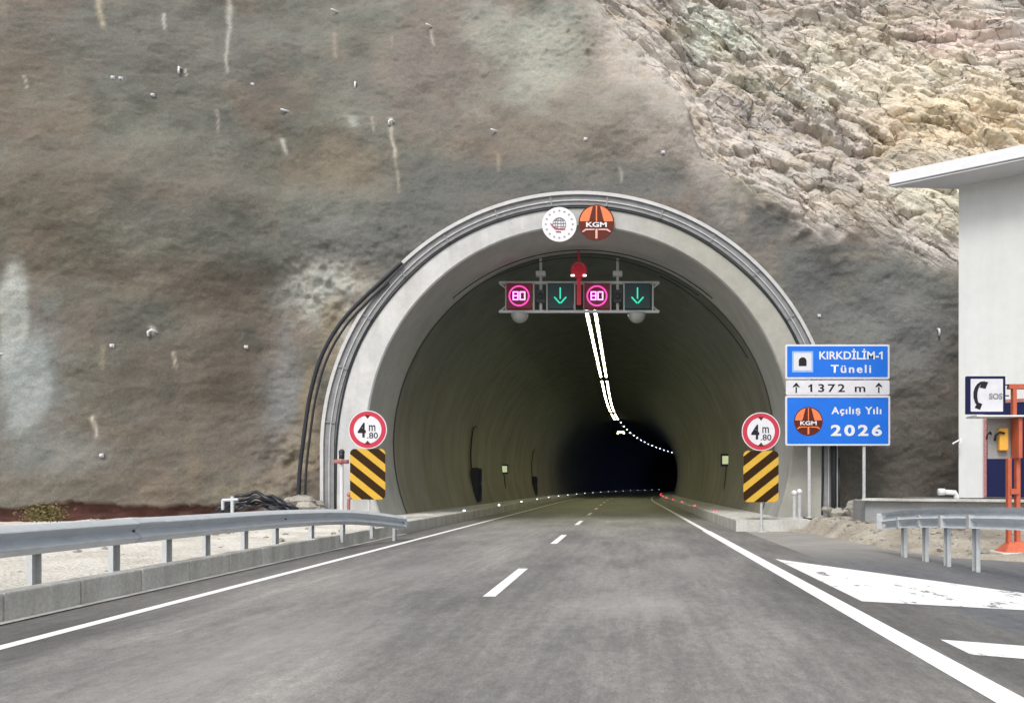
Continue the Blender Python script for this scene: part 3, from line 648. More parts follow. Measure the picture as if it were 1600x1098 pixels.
# kerb studs
def stud(mat, label):
    t = thing('marker_light', label, 'marker light', (0, 0, 0)); g = G(); g.box((0, 0, .02), (.14, .12, .04)); g.build('housing', M['galv_dull'], t)
    g = G(); g.box((0, -.066, .035), (.085, .012, .05)); g.build('lens', mat, t); return t
pr = stud(M['stud_w'], ''); n_ = 0
for i in range(20):
    y = 19.9+7.6*i; o = pr if i == 0 else copy_tree(pr); o['label'] = '%s white marker light from the portal along the left walkway edge' % ordn(i); o['group'] = 'white lights along the left walkway'; o.location = (KX0-.08+bend(y), y, .33)
pr = stud(M['stud_r'], '')
for i in range(9):
    y = 26.4+7.6*i; o = pr if i == 0 else copy_tree(pr); o['label'] = '%s small red marker light from the portal along the right walkway edge' % ordn(i); o['group'] = 'red lights along the right walkway'; o.location = (KX1+.08+bend(y), y, .33)

# wall fittings inside the tunnel: cabinets and small signs
def wallx(y, z, side): return TX+bend(y)+side*math.sqrt(RI**2-(z-ZI)**2)
def cabinet(y, h, side, label):
    x = wallx(y, 1.6, side); t = thing('hydrant_cabinet', label, 'cabinet', (x, y, .33), 'dark cabinets along the tunnel wall')
    g = G(); g.box((x-side*.18, y, .45+h/2), (.36, .95, h)); g.build('housing', M['darkmetal'], t, bevel=.02)
    g = G(); g.box((x-side*.375, y, .45+h/2), (.02, .8, h-.16)); d = g.build('door', M['navy'], t); g = G(); g.tube([(x-side*.40, y+.25, 1.3), (x-side*.40, y+.25, 1.5)], .015, 5); g.build('handle', M['galv'], d)
    g = G(); P = [(wallx(y, z, side)-side*.05, y-.2-.12*(z-2), z) for z in np.linspace(.45+h, 4.2, 8)]; P += [(P[-1][0]-side*.02, y+.1, 4.35), (P[-1][0], y+.4, 4.3)]; g.tube(P, .035, 6); g.build('conduit', M['darkmetal'], t, smooth=True)
cabinet(37.8, 1.75, -1, 'near dark cabinet with a bent conduit on the left tunnel wall')
cabinet(62, 1.6, -1, 'far dark cabinet on the left tunnel wall')
def wsign(y, z, side, label):
    x = wallx(y, z, side)-side*.12; t = thing('exit_sign', label, 'sign', (x, y, z), 'small lit signs on the tunnel walls')
    g = G(); g.box((x, y, z), (.5, .08, .62)); g.build('housing', M['darkmetal'], t); g = G(); g.box((x, y-.047, z), (.36, .012, .40)); g.build('face', emit('sign_glow', (.75, .85, .5), .35), t)
    g = G(); g.tube([(x+side*.04, y+.03, z-.3), (wallx(y, 1, side)-side*.05, y+.03, .36)], .025, 5); g.build('conduit', M['darkmetal'], t)
wsign(47.5, 2.35, -1, 'small pale lit sign on the left tunnel wall between the cabinets')
wsign(36.3, 2.55, 1, 'small pale lit sign on the right tunnel wall above the kerb')

# ------------------------------------------------------------------ lane signal gantry
GD = 25.0
def GX(px, py, dd=0): p = at(px, py, GD); return (p[0], GD+dd, p[2])
c = GX(905, 405); t = thing('signal_gantry', 'grey hanging gantry with two speed displays and two green arrow displays', 'gantry', c)
g = G()
for py in (442, 487): a, b = GX(780, py), GX(1030, py); g.box(((a[0]+b[0])/2, GD, a[2]), (b[0]-a[0], .12, .08))
for px in (791, 834, 855, 898, 913, 954, 975, 1020): a = GX(px, 464); g.box((a[0], GD-.002, a[2]), (.05, .116, .94))
for px, q in ((780, 1), (1030, -1)):
    for y0, y1 in ((442, 450), (487, 479)): g.tube([GX(px, y0), GX(px+q*10, y1)], .03, 6)
g.build('frame', M['galv_dull'], t)
g = G()
for px in (845, 965):
    a = GX(px, 404); b = GX(px, 487); g = G(); g.tube([(a[0], GD+.02, 9.0), (a[0], GD+.02, b[2])], .05, 8); g.box((a[0], GD+.02, GX(px, 428)[2]), (.32, .2, .16)); g.build('hanger', M['galv_dull'], t)
g = G()
for px in (845, 965): a = GX(px, 464); g = G(); g.box((a[0], GD-.06, a[2]), (.26, .14, .42)); g.ball((a[0], GD-.14, a[2]), .11, 12, (1, .4, 1)); g.build('control_box', M['darkmetal'], t)
def panel(px, kind):
    a = GX(px, 464); x, z = a[0], a[2]; hw = .43
    p_ = G(); p_.box((x, GD-.04, z), (hw*2, .22, hw*2)); o = p_.build('speed_display' if kind else 'arrow_display', M['led_red_bg'] if kind else M['led_green_bg'], t, bevel=.01)
    y = GD-.156
    if kind:
        g = G(); n = 40; v = []
        for r_ in (.30, .355):
            v += [(x+r_*math.cos(2*math.pi*i/n), y, z+r_*math.sin(2*math.pi*i/n)) for i in range(n)]
        g.add(v, [(i, n+i, n+(i+1) % n, (i+1) % n)[::-1] for i in range(n)]); g.build('led_ring', M['led_ring'], o)
        def seg(cx, which):
            g = G(); w_, h_, th = .078, .13, .036
            for s_ in which:
                if s_ in 'AGD': g.box((cx, y-.004, z+{'A': h_, 'G': 0, 'D': -h_}[s_]), (w_*2, .006, th))
                else: g.box((cx+(w_ if s_ in 'BC' else -w_), y-.0055, z+(h_/2 if s_ in 'BF' else -h_/2)), (th, .006, h_+th*.8))
            return g
        seg(x-.115, 'ABCDEFG').build('digit', M['led_pink'], o); seg(x+.115, 'ABCDEF').build('digit', M['led_pink'], o)
    else:
        g = G(); g.box((x, y-.003, z+.09), (.045, .006, .38)); 
        for s_ in (-1, 1): g.tube([(x+s_*.20, y-.004, z-.04), (x+s_*.012, y-.004, z-.25)], .026, 4)
        g.build('arrow', M['led_green'], o)
for px, k in ((812, 1), (876, 0), (933, 1), (996, 0)): panel(px, k)
for px in (812, 995):
    a = GX(px, 490); g = G(); n = 20; v = [(a[0]+.30*math.cos(q)*math.cos(p), GD+.30*math.cos(q)*math.sin(p), a[2]+.0-.32*math.sin(q)) for q in [R(90*i/8) for i in range(9)] for p in [2*math.pi*j/n for j in range(n)]]; g.add(v, [(i*n+j, (i+1)*n+j, (i+1)*n+(j+1) % n, i*n+(j+1) % n)[::-1] for i in range(8) for j in range(n)]+[tuple(range(n))]); g.build('camera_dome', M['dome'], t, smooth=True)
c = GX(906, 430, -.5); t = thing('warning_light', 'red glowing warning light on a red stem at the middle of the gantry', 'warning light', c)
g = G(); v = []; g.poly(circ(c[0], c[2]+.02, .27, 28), c[1]-.10, .18); g.build('head', M['redglow'], t, bevel=.02)
g = G(); g.tube([(c[0]+.19*math.cos(R(a)), c[1]-.12, c[2]+.05+.19*math.sin(R(a))) for a in range(0, 181, 15)], .018, 6); g.build('hood', M['rust'], t)
g = G(); g.box((c[0], c[1], c[2]-.68), (.14, .08, .9)); g.tube([(c[0], c[1], c[2]+.2), (c[0], c[1], 9.1)], .03, 6); g.build('stem', M['redglow'], t)
for s_ in (-1, 1): g = G(); g.box((c[0]+s_*.2, c[1]-.14, c[2]-.19), (.11, .04, .05)); g.build('spot_lamp', M['spot_pink'], t)
# cables along the crown
for k, (a0, a1, rr, yy, lab) in enumerate(((48, 132, 6.40, 24.3, 'upper dark cable looped across the tunnel crown above the gantry'), (52, 118, 6.30, 24.75, 'lower dark cable looped across the tunnel crown above the gantry'), (28, 66, 6.42, 25.6, 'long dark cable on the right side of the tunnel crown'))):
    g = G(); g.tube([(TX+(rr-.05*math.sin(math.pi*i/24))*math.cos(R(a0+(a1-a0)*i/24)), yy, ZI+(rr-.05*math.sin(math.pi*i/24))*math.sin(R(a0+(a1-a0)*i/24))) for i in range(25)], .018, 6)
    tag(g.build('cable', M['pipe_black'], smooth=True), lab, 'cable', 'cables on the tunnel crown')

# ------------------------------------------------------------------ round emblems over the arch
def roundel(px, py, d, rp, label, kgm, parent=None, y=None):
    c = at(px, py, d); r = rp*d/F; y = d if y is None else y
    if parent is None: t = thing('emblem_disc', label, 'sign', (c[0], y, c[2]-r), 'round emblems above the arch')
    else: t = parent
    x, z = c[0], c[2]; e = .005
    if kgm:
        g = G(); g.poly(circ(x, z, r, 56), y-.02, .03); b = g.build('plate', M['dkbrown'], t)
        k = 1.0
        g = G(); g.poly(circ(x, z, r*.93, 30, 4, 176), y-.02-e, .004); g.build('sky_field', M['orange_sign'], b)
        g = G()
        for s_ in (-1, 1): g.poly([(x+s_*r*.04, z+r*.06), (x+s_*r*.42, z+r*.06), (x+s_*r*.2, z+r*.9), (x+s_*r*.04, z+r*.92)], y-.02-2*e, .003)
        g.build('road_mark', M['dkbrown'], b)
        text('lettering', 'KGM', x, z-r*.12, y-.02-2*e, r*.26, M['white'], b, .03, width=r*1.15)
        g = G(); g.poly([(x-r*.06, z-r*.9), (x+r*.06, z-r*.9), (x+r*.06, z-r*.36), (x-r*.06, z-r*.36)], y-.02-2*e, .003)
        for s_ in (-1, 1): g.poly([(x+s_*r*.1, z-r*.36), (x+s_*r*.62, z-r*.36), (x+s_*r*.8, z-r*.5), (x+s_*r*.76, z-r*.56), (x+s_*r*.56, z-r*.45), (x+s_*r*.1, z-r*.43)], y-.02-3*e, .003)
        g.build('emblem', M['orange_sign'] if parent is not None else M['pinkish'], b)
    else:
        g = G(); g.poly(circ(x, z, r, 56), y-.02, .03); b = g.build('plate', M['white'], t)
        g = G()
        for i in range(16):
            a = 2*math.pi*i/16; cx, cz = x+r*.78*math.cos(a), z+r*.78*math.sin(a); P = []
            for j in range(10): q = math.pi/2+math.pi*j/5; rr = r*.085*(1 if j % 2 == 0 else .45); P.append((cx+rr*math.cos(q), cz+rr*math.sin(q)))
            g.poly(P, y-.02-e, .003)
        g.build('star_ring', M['emgrey'], b)
        g = G()
        for rx in (.38, .24, .1):
            for s_ in (-1, 1): g.tube([(x+s_*rx*r*math.cos(R(a)), y-.027, z+r*.38*math.sin(R(a))) for a in range(-60, 91, 15)], r*.02, 4)
        for zz in (-.12, .05, .22): hw = math.sqrt(.38**2-zz**2); g.tube([(x-hw*r, y-.027, z+zz*r), (x+hw*r, y-.027, z+zz*r)], r*.02, 4)
        g.build('globe', M['emgrey'], b)
        g = G(); g.tube([(x-r*.5, y-.032, z+r*.05), (x-r*.36, y-.032, z-r*.14), (x-r*.05, y-.032, z-r*.27), (x+r*.34, y-.032, z-r*.26)], r*.035, 5)
        g.tube([(x-r*.2, y-.032, z-r*.42), (x+r*.1, y-.032, z-r*.44)], r*.03, 5); g.build('stroke', M['emred'], b)
    if parent is None:
        g = G(); g.tube([(x, y, z), (x, y+.12, z)], .03, 6); g.build('bracket', M['galv_dull'], t)
M['pinkish'] = paint('emblem_pale', (.70, .38, .34), .5, 0, .05); M['emgrey'] = paint('emblem_grey', (.25, .25, .28), .5, 0, .1); M['emred'] = paint('emblem_crimson', (.50, .12, .15), .5, 0, .1)
roundel(874, 351, TD-.10, 27, 'white round emblem with a ring of stars above the tunnel arch', False)
roundel(932, 348, TD-.10, 28, 'orange and brown round highway emblem above the tunnel arch', True)

# ------------------------------------------------------------------ blue signboard
BD = 21.7
def BP(px, py): p = at(px, py, BD); return p[0], p[2]
bx0, bz0 = BP(1228, 808); t = thing('sign_board', 'blue and white tunnel name signboard on two grey posts right of the portal', 'sign', (BP(1308, 0)[0], BD, .33))
def plate(name, px0, py0, px1, py1, mat, frame, parent=t, rpx=2):
    x0, z1 = BP(px0, py0); x1, z0 = BP(px1, py1); g = G(); g.poly(rrect(x0, z0, x1, z1, .05), BD, .03); b = g.build(name, frame, parent, bevel=.004)
    q = .055; g = G(); g.poly(rrect(x0+q, z0+q, x1-q, z1-q, .03), BD-.004, .0035); g.build('panel_face', mat, b); return b
b1 = plate('name_panel', 1227, 538, 1390, 592, M['blue'], M['signwhite'])
b2 = plate('length_panel', 1228, 594, 1390, 617, M['signwhite'], M['signwhite'])
b3 = plate('year_panel', 1227, 618, 1391, 696, M['blue'], M['signwhite'])
yt = BD-.008
def T(s, px0, px1, py, hpx, mat, par, bold=.02, sp=1.0):
    x0, z = BP(px0, py); x1, _ = BP(px1, py); text('lettering', s, (x0+x1)/2, z, yt, hpx*BD/F, mat, par, bold, width=x1-x0, space=sp)
T('KIRKDİLİM-1', 1280, 1379, 555, 12.0, M['white'], b1, .02)
def flag(px, py, k, mat, par):
    x, z = BP(px, py); g = G(); g.poly([(x, z), (x, z-.05*k), (x-.085*k, z-.10*k), (x-.085*k, z-.055*k)], yt+.001, .003); g.build('digit_flag', mat, par)
flag(1377.6, 548.9, 1, M['white'], b1); flag(1267.5, 600, 1, M['black'], b2)
T('Tüneli', 1298, 1361, 576, 12, M['white'], b1, .022, 1.25)
T('1372 m', 1266, 1352, 606, 12, M['black'], b2, .016, 1.3)
T('Açılış Yılı', 1299, 1377, 641, 10.5, M['white'], b3, .03, 1.2)
T('2026', 1298, 1378, 672, 16, M['white'], b3, .034, 1.3)
x, z = BP(1254, 565); h = .31; g = G(); g.poly(rrect(x-h, z-h, x+h, z+h, .02), yt+.001, .002); g.build('pictogram_border', M['paleblue'] if 'paleblue' in M else paint('pale_blue', (.25, .45, .85), .5), b1)
h = .26; g = G(); g.poly(rrect(x-h, z-h, x+h, z+h, .01), yt-.003, .003); pc = g.build('pictogram', M['signwhite'], b1)
g = G(); P = [(x-.115, z-.13), (x+.115, z-.13), (x+.115, z+.02)]+[(x+.115*math.cos(R(a)), z+.02+.11*math.sin(R(a))) for a in range(15, 180, 15)]+[(x-.115, z+.02)]; g.poly(P, yt-.007, .003); g.build('tunnel_symbol', M['black'], pc)
for px in (1244, 1373):
    x, z = BP(px, 606); g = G(); g.poly([(x-.022, z-.145), (x+.022, z-.145), (x+.022, z+.03), (x-.022, z+.03)], yt, .003); g.poly([(x-.10, z+.01), (x, z+.06), (x+.10, z+.01), (x+.09, z+.055), (x, z+.16), (x-.09, z+.055)], yt-.002, .002); g.build('arrow', M['black'], b2)
roundel(1263, 658, BD, 22.5, '', True, parent=b3, y=BD+.012)
for px in (1265, 1351):
    x, _ = BP(px, 0); zt = BP(0, 545)[1]; g = G(); g.box((x, BD+.07, (zt+.3)/2), (.085, .06, zt-.3)); g.box((x, BD+.07, .345), (.2, .18, .02)); g.build('post', M['galv_dull'], t, bevel=.008)
g = G()
for py in (550, 580, 632, 684): a, z = BP(1232, py); b, _ = BP(1386, py); g.box(((a+b)/2, BD+.037, z), (b-a, .012, .05))
g.build('rail', M['galv_dull'], t)

# ------------------------------------------------------------------ height limit signs with hazard boards
def height_sign(px, d, zb, mirror, label):
    x = (px-VX)*d/F; t = thing('height_limit_sign', label, 'sign', (x, d, zb), 'height limit signs with hazard boards')
    def Z(py): return CH-(py-VY)*d/F
    z = Z(671 if mirror else 674); r = 30*d/F
    g = G(); g.poly(circ(x, z, r, 56), d, .02); b = g.build('disc', M['signwhite'], t)
    g = G(); g.poly(circ(x, z, r*.955, 56), d-.003, .003); g.build('red_border', M['red'], b)
    g = G(); g.poly(circ(x, z, r*.72, 56), d-.007, .003); g.build('field', M['signwhite'], b)
    for s_ in (-1, 1): g = G(); g.poly([(x-r*.16, z+s_*r*.76), (x+r*.16, z+s_*r*.76), (x, z+s_*r*.56)], d-.010, .002); g.build('limit_arrow', M['dkbrown'], b)
    text('lettering', '4', x-r*.30, z-r*.02, d-.011, r*.72, M['black'], b, .03, width=r*.42)
    text('lettering', 'm', x+r*.24, z+r*.16, d-.011, r*.46, M['black'], b, .012, width=r*.34)
    text('lettering', '.80', x+r*.26, z-r*.30, d-.011, r*.30, M['black'], b, .012, width=r*.56)
    # hazard board
    x0, x1 = x-27.5*d/F, x+27.5*d/F; z1, z0 = Z(701 if mirror else 704), Z(780 if mirror else 784); rc = .13
    O = rrect(x0, z0, x1, z1, rc); g = G(); g.poly(O, d+.002, .02); hb = g.build('hazard_board', M['yellow'], t)
    W = x1-x0; sg = -1 if mirror else 1
    def clip(P, f):
        out = []
        for i in range(len(P)):
            a, b_ = P[i], P[(i+1) % len(P)]; fa, fb = f(a), f(b_)
            if fa >= 0: out.append(a)
            if fa*fb < 0: q = fa/(fa-fb); out.append((a[0]+(b_[0]-a[0])*q, a[1]+(b_[1]-a[1])*q))
        return out
    g = G(); per = .50; wd = .245; cz = (z0+z1)/2
    for k in range(-4, 5):
        off = k*per*1.0+.17
        fn = lambda p, off=off: ((p[1]-cz)-sg*(p[0]-x)*.80-off)
        P = clip(O, fn); P = clip(P, lambda p: -fn(p)+wd*1.12) if len(P) > 2 else P
        if len(P) > 2: g.poly(P, d-.002, .0035)
    g.build('stripes', M['brown'], hb)
    g = G(); zt = z+r*.8
    g.tube([(x+.02, d+.055, zb-.02), (x+.02, d+.055, zt)], .035, 10); g.box((x+.02, d+.055, zb+.01), (.2, .2, .02)); g.build('post', M['galv_dull'], t)
height_sign(1189, 20.5, 0.0, False, 'round 4.80 m height limit sign over striped hazard board right of the tunnel mouth')
height_sign(574.5, 20.5, .30, True, 'round 4.80 m height limit sign over striped hazard board left of the tunnel mouth')

# ------------------------------------------------------------------ guardrails
def wbeam(path, parent, z_h=.31):
    """path: (x, y, top z); profile faces +n"""
    prof = [(.0, 0), (.045, -.022), (.088, -.052), (.10, -.066), (.088, -.080), (.012, -.145), (.0, -.158), (.012, -.170), (.088, -.222), (.10, -.238), (.088, -.254), (.03, -.298), (.02, -.31)]
    P = [Vector(p) for p in path]; v = []; n = len(prof)
    for i, p in enumerate(P):
        tn = (P[min(i+1, len(P)-1)]-P[max(i-1, 0)]); tn.z = 0; tn.normalize(); nr = Vector((tn.y, -tn.x, 0))*SIDE
        for o_, z_ in prof: q = p+nr*(o_+.004); v.append((q.x, q.y, p.z+z_))
        for o_, z_ in prof: q = p+nr*(o_-.004); v.append((q.x, q.y, p.z+z_))
    f = []
    for i in range(len(P)-1):
        for k in range(n-1):
            a = i*2*n+k; b = a+2*n; f += [(a, a+1, b+1, b), (a+n, b+n, b+n+1, a+n+1)]
        for k in (0, n-1): a = i*2*n+k; b = a+2*n; f.append((a, b, b+n, a+n))
    g = G(); g.add(v, f); return g
def densify(P, st=.5):
    out = []; 
    for i in range(len(P)-1):
        p0, p1, p2, p3 = [Vector(P[min(max(j, 0), len(P)-1)]) for j in (i-1, i, i+1, i+2)]; n = max(1, int((p2-p1).length/st))
        for k in range(n): t = k/n; out.append(tuple(.5*((2*p1)+(p2-p0)*t+(2*p0-5*p1+4*p2-p3)*t*t+(3*p1-p0-3*p2+p3)*t**3)))
    return out+[tuple(P[-1])]
SIDE = 1
t = thing('guardrail', 'long galvanised guardrail along the left kerb ending at the tunnel mouth', 'guardrail', (-6.1, 12, 0), 'guardrails beside the road')
Lp = densify([(-6.12, -3, .90), (-6.12, 2, .90), (-6.12, 7, .90), (-6.1, 10.5, .885), (-6.0, 13, .865), (-5.72, 15.4, .79), (-5.28, 17.5, .57)])
bm_ = wbeam(Lp, t).build('rail', M['galv'], t)
def post(x, y, z0, z1, ang, parent, wd=.12):
    g = G(); c_, s_ = math.cos(ang), math.sin(ang)
    g.box((x, y, (z0+z1)/2), (.008, wd, z1-z0), ang)
    for q in (-1, 1): g.box((x+.03*c_-q*(wd/2)*s_, y+.03*s_+q*(wd/2)*c_, (z0+z1)/2), (.06, .008, z1-z0), ang)
    g.box((x+.10*c_, y+.10*s_, z1-.17), (.12, .09, .2), ang); g.build('post', M['galv_dull'], parent)
for y in (-1.2, .9, 2.9, 4.9, 6.6, 7.8, 9.02, 10.05, 10.95, 12.0, 12.95, 14.15, 15.3, 16.4, 17.35):
    q = min(Lp, key=lambda p: abs(p[1]-y)); tilt = 0
    post(q[0]-.17, y, -.02 if y > 17 else .12, q[2]-.03, 0, t)
g = G()
for q in Lp[::8]:
    g.ball((q[0]+.012, q[1], q[2]-.158), .024, 8, (.6, 1, 1))
g.build('bolts', M['darkmetal'], bm_)
# lapped joints and the rounded end shoe
g = G()
SIDE = 1
for yj in (5.2, 9.4, 13.4): 
    seg = [p for p in Lp if abs(p[1]-yj) < .35]
    if len(seg) > 1: g2 = wbeam([(p[0]+.009, p[1], p[2]+.002) for p in seg], t); g.add(g2.v, g2.f)
if g.v: g.build('splice', M['galv'], t, smooth=True)
e = Lp[-1]; g = G(); g.box((e[0]+.05, e[1]+.02, e[2]-.155), (.11, .03, .30)); g.build('end_plate', M['galv_dull'], t, bevel=.01)

SIDE = -1
t = thing('guardrail', 'shorter galvanised guardrail curving away on the right in front of the white building', 'guardrail', (5.2, 12, 0), 'guardrails beside the road')
Rp = densify([(4.88, 14.0, .77), (4.98, 12.9, .87), (5.12, 11.6, .94), (5.35, 10.0, 1.0), (5.6, 8.6, 1.0), (5.95, 6.5, 1.0), (6.3, 4, 1.0)][::1], .35)
# photo rail is tall: two profiles share the posts, the upper on the road side
rl = wbeam(Rp, t).build('rail', M['galv'], t)
for x, y in ((4.95, 13.35), (5.11, 12.6), (5.25, 11.85), (5.42, 11.1), (5.62, 9.6), (5.85, 8.2), (6.2, 6.2)):
    q = min(Rp, key=lambda p: abs(p[1]-y)); post(q[0]+.16, y, -.02, q[2]-.03, math.pi, t, .13)
g = G(); q = min(Rp, key=lambda p: abs(p[1]-9.75)); g.poly([(q[0]-.14, q[2]-.22), (q[0]-.04, q[2]-.16), (q[0]-.12, q[2]-.07)], q[1]-.03, .02); g.build('reflector', M['red'], rl)
g = G(); e = Rp[0]; g.box((e[0]-.03, e[1]-.01, e[2]-.155), (.12, .03, .30)); g.build('end_plate', M['galv_dull'], t, bevel=.01)

# ------------------------------------------------------------------ building on the right
cw = Vector((8.17, 18.0)); u = Vector((.851, -.525)); nv = Vector((-.525, -.851)); zt, zb = 8.66, 1.0
t = thing('service_building', 'white rendered service building with a wide overhanging roof at the right edge', 'building', (cw.x, cw.y, zb))
def W2(a, b): p = cw+u*a-nv*b; return (p.x, p.y)          # a along the front, b into the building
g = G(); L, Dp = 9, 5.2
P = [W2(0, 0), W2(L, 0), W2(L, Dp), W2(0, Dp)]; v = [(x, y, zb) for x, y in P]+[(x, y, zt) for x, y in P]
g.add(v, [(0, 1, 5, 4), (1, 2, 6, 5), (2, 3, 7, 6), (3, 0, 4, 7)]); g.build('wall', M['bwall'], t)
o_ = 1.35; g = G(); P = [W2(-1.45, -.85), W2(L+o_, -.85), W2(L+o_, Dp+.2), W2(.05, Dp+.2), W2(.05, .22)]; v = [(x, y, zt-.06) for x, y in P]+[(x, y, zt+.28) for x, y in P]
g.add(v, [(0, 1, 6, 5), (1, 2, 7, 6), (2, 3, 8, 7), (3, 4, 9, 8), (4, 0, 5, 9), (9, 8, 7, 6, 5)[::-1]]); rf = g.build('roof', M['eave'], t)
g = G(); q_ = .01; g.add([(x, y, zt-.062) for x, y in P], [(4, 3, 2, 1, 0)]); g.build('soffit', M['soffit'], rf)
g = G(); PP = [W2(.1, -.6), W2(L+o_-.25, -.6), W2(L+o_-.25, Dp+.1), W2(.1, Dp+.1)]; rg = [W2(2.5, Dp/2), W2(L-2.5, Dp/2)]
g.add([(x, y, zt+.285) for x, y in PP]+[(x, y, zt+1.3) for x, y in rg], [(0, 1, 5, 4), (1, 2, 5), (2, 3, 4, 5), (3, 0, 4)]); g.build('roof_sheet', M['roofmetal'], rf)
g = G(); pts = [W2(-1.45, -.90), W2(L+o_, -.90)]; g.tube([(p[0], p[1], zt-.03) for p in pts], .022, 6); g.build('drip_edge', M['trim'], rf)
def wallbox(a0, a1, z0, z1, dep, name, mat, par=t, out=.0):
    g = G(); P = [W2(a0, -out-dep), W2(a1, -out-dep), W2(a1, -out), W2(a0, -out)]; v = [(x, y, z0) for x, y in P]+[(x, y, z1) for x, y in P]
    g.add(v, [(0, 1, 5, 4), (1, 2, 6, 5), (2, 3, 7, 6), (3, 0, 4, 7), (4, 5, 6, 7), (3, 2, 1, 0)]); return g.build(name, mat, par)
dr = wallbox(.62, 1.75, zb+.02, zb+2.25, .04, 'door', M['navy']); wallbox(.56, .62, zb+.02, zb+2.33, .06, 'door_frame', M['rust'], dr); wallbox(.62, 1.81, zb+2.25, zb+2.33, .06, 'door_frame', M['rust'], dr)
wallbox(1.6, 1.63, zb+1.0, zb+1.15, .03, 'handle', M['galv'], dr, .04)
# plinth wall with a pale cap
t = thing('retaining_wall', 'low grey concrete wall with a pale cap below the white building', 'wall', (9, 17.2, 0))
g = G(); Pl = [(5.85, 17.9), (6.9, 17.1), (7.6, 16.9), (14, 13.0), (20, 13.0), (20, 24), (8.9, 24), (8.9, 21.5), (5.95, 19.2)]
v = [(x, y, 0) for x, y in Pl]+[(x, y, .93) for x, y in Pl]; n = len(Pl); g.add(v, [(i, (i+1) % n, (i+1) % n+n, i+n) for i in range(n)]+[tuple(range(n, 2*n))]); g.build('wall', M['plinth'], t, bevel=.01)
g = G()
for a, b in zip(Pl[:4], Pl[1:4]):
    va, vb = Vector(a), Vector(b); c_ = (va+vb)/2; dd = vb-va; g.box((c_.x, c_.y, .962), (dd.length+.06, .30, .06), math.atan2(dd.y, dd.x))
g.build('cap', M['kerb'], t)
c = at(1492, 768, 17.0); g = G(); g.tube([(c[0]-.35, c[1], c[2]), (c[0], c[1], c[2]-.02), (c[0]+.04, c[1], c[2]-.1), (c[0]+.04, c[1], .95)], .06, 10); g.tube([(c[0]-.38, c[1], c[2]), (c[0]-.24, c[1], c[2])], .08, 10)
tag(g.build('waste_pipe', M['white'], org=(c[0], c[1], .95), smooth=True), 'white plastic elbow pipe at the foot of the building corner', 'pipe')
c = at(1496, 693, 17.75); g = G(); g.tube([(c[0]-.12, c[1], c[2]), (c[0]+.12, c[1]+.05, c[2]+.12)], .02, 6); g.box((c[0]+.08, c[1]+.03, c[2]+.06), (.06, .06, .10)); tag(g.build('tap', M['white'], org=c), 'small white spout on the left edge of the building wall', 'tap')

# ------------------------------------------------------------------ emergency phone post
ED = 13.6
def EP(px, py): p = at(px, py, ED); return p[0], p[2]
c = at(1583, 868, ED); t = thing('emergency_phone', 'orange emergency phone post with a yellow handset cabinet before the building', 'emergency phone', (c[0], ED, 0))
g = G()
for px, ya, yb, w_ in ((1576, 872, 716, .07), (1589.5, 872, 650, .075), (1584, 652, 600, .07)): x, _ = EP(px, 0); za, zc_ = EP(0, ya)[1], EP(0, yb)[1]; g.box((x, ED, (za+zc_)/2), (w_, .10, zc_-za))
x0, z = EP(1575, 604); x1, _ = EP(1645, 604); g.box(((x0+x1)/2, ED, z), (x1-x0, .102, .09)); x, _ = EP(1641, 0); g.box((x, ED, z/2), (.085, .10, z-.09))
g.build('frame', M['orange'], t, bevel=.008)
a, b = EP(1578, 742); g = G(); g.box((a+.06, ED-.01, b-.3), (.16, .12, .10)); g.build('clamp', M['orange'], t)
x0, z1 = EP(1546, 652); x1, z0 = EP(1592, 716); g = G(); g.box(((x0+x1)/2+.02, ED+.16, (z0+z1)/2), (x1-x0-.04, .04, z1-z0)); cb = g.build('cabinet', M['cabinetgrey'], t)
g = G(); xr, _ = EP(1586, 0); g.box((xr+.02, ED-.02, (z0+z1)/2), (.07, .28, z1-z0)); g.build('side_panel', M['orange'], cb, bevel=.008)
xa, za = EP(1517, 652); g = G(); g.box(((xa+x1)/2, ED-.02, z1+.01), (x1-xa, .42, .03)); g.build('hood', M['eave'], cb)
px_, pz = EP(1571, 686); g = G(); g.box((px_, ED+.09, pz), (.17, .10, .42)); ph = g.build('phone', M['phoneyellow'], cb, bevel=.02)
g = G(); hx, hz = EP(1560, 680); g.tube([(hx-.06, ED+.02, hz-.1), (hx-.05, ED+.0, hz+.0), (hx+.03, ED, hz+.06), (hx+.12, ED+.02, hz+.04)], .02, 8); g.build('handset', M['black'], ph, smooth=True)
g = G(); hx, hz = EP(1540, 680); g.tube([(hx-.03, ED-.1, hz-.08), (hx-.02, ED-.1, hz), (hx+.06, ED-.05, hz+.06), (hx+.1, ED, hz+.02)], .016, 8); g.build('hook', M['black'], cb, smooth=True)
fx, fz = EP(1583, 0); g = G(); zz = .28
g.add([(fx-.26, ED-.22, .08), (fx+.36, ED-.22, .08), (fx+.36, ED+.2, .08), (fx-.26, ED+.2, .08), (fx-.09, ED-.07, .26), (fx+.22, ED-.07, .26), (fx+.22, ED+.07, .26), (fx-.09, ED+.07, .26)], [(0, 1, 5, 4), (1, 2, 6, 5), (2, 3, 7, 6), (3, 0, 4, 7), (4, 5, 6, 7)]); g.build('foot', M['orange'], t, bevel=.01)
g = G(); g.box((fx+.08, ED, .035), (.9, .7, .09)); g.build('base', M['kerb'], t, bevel=.015)
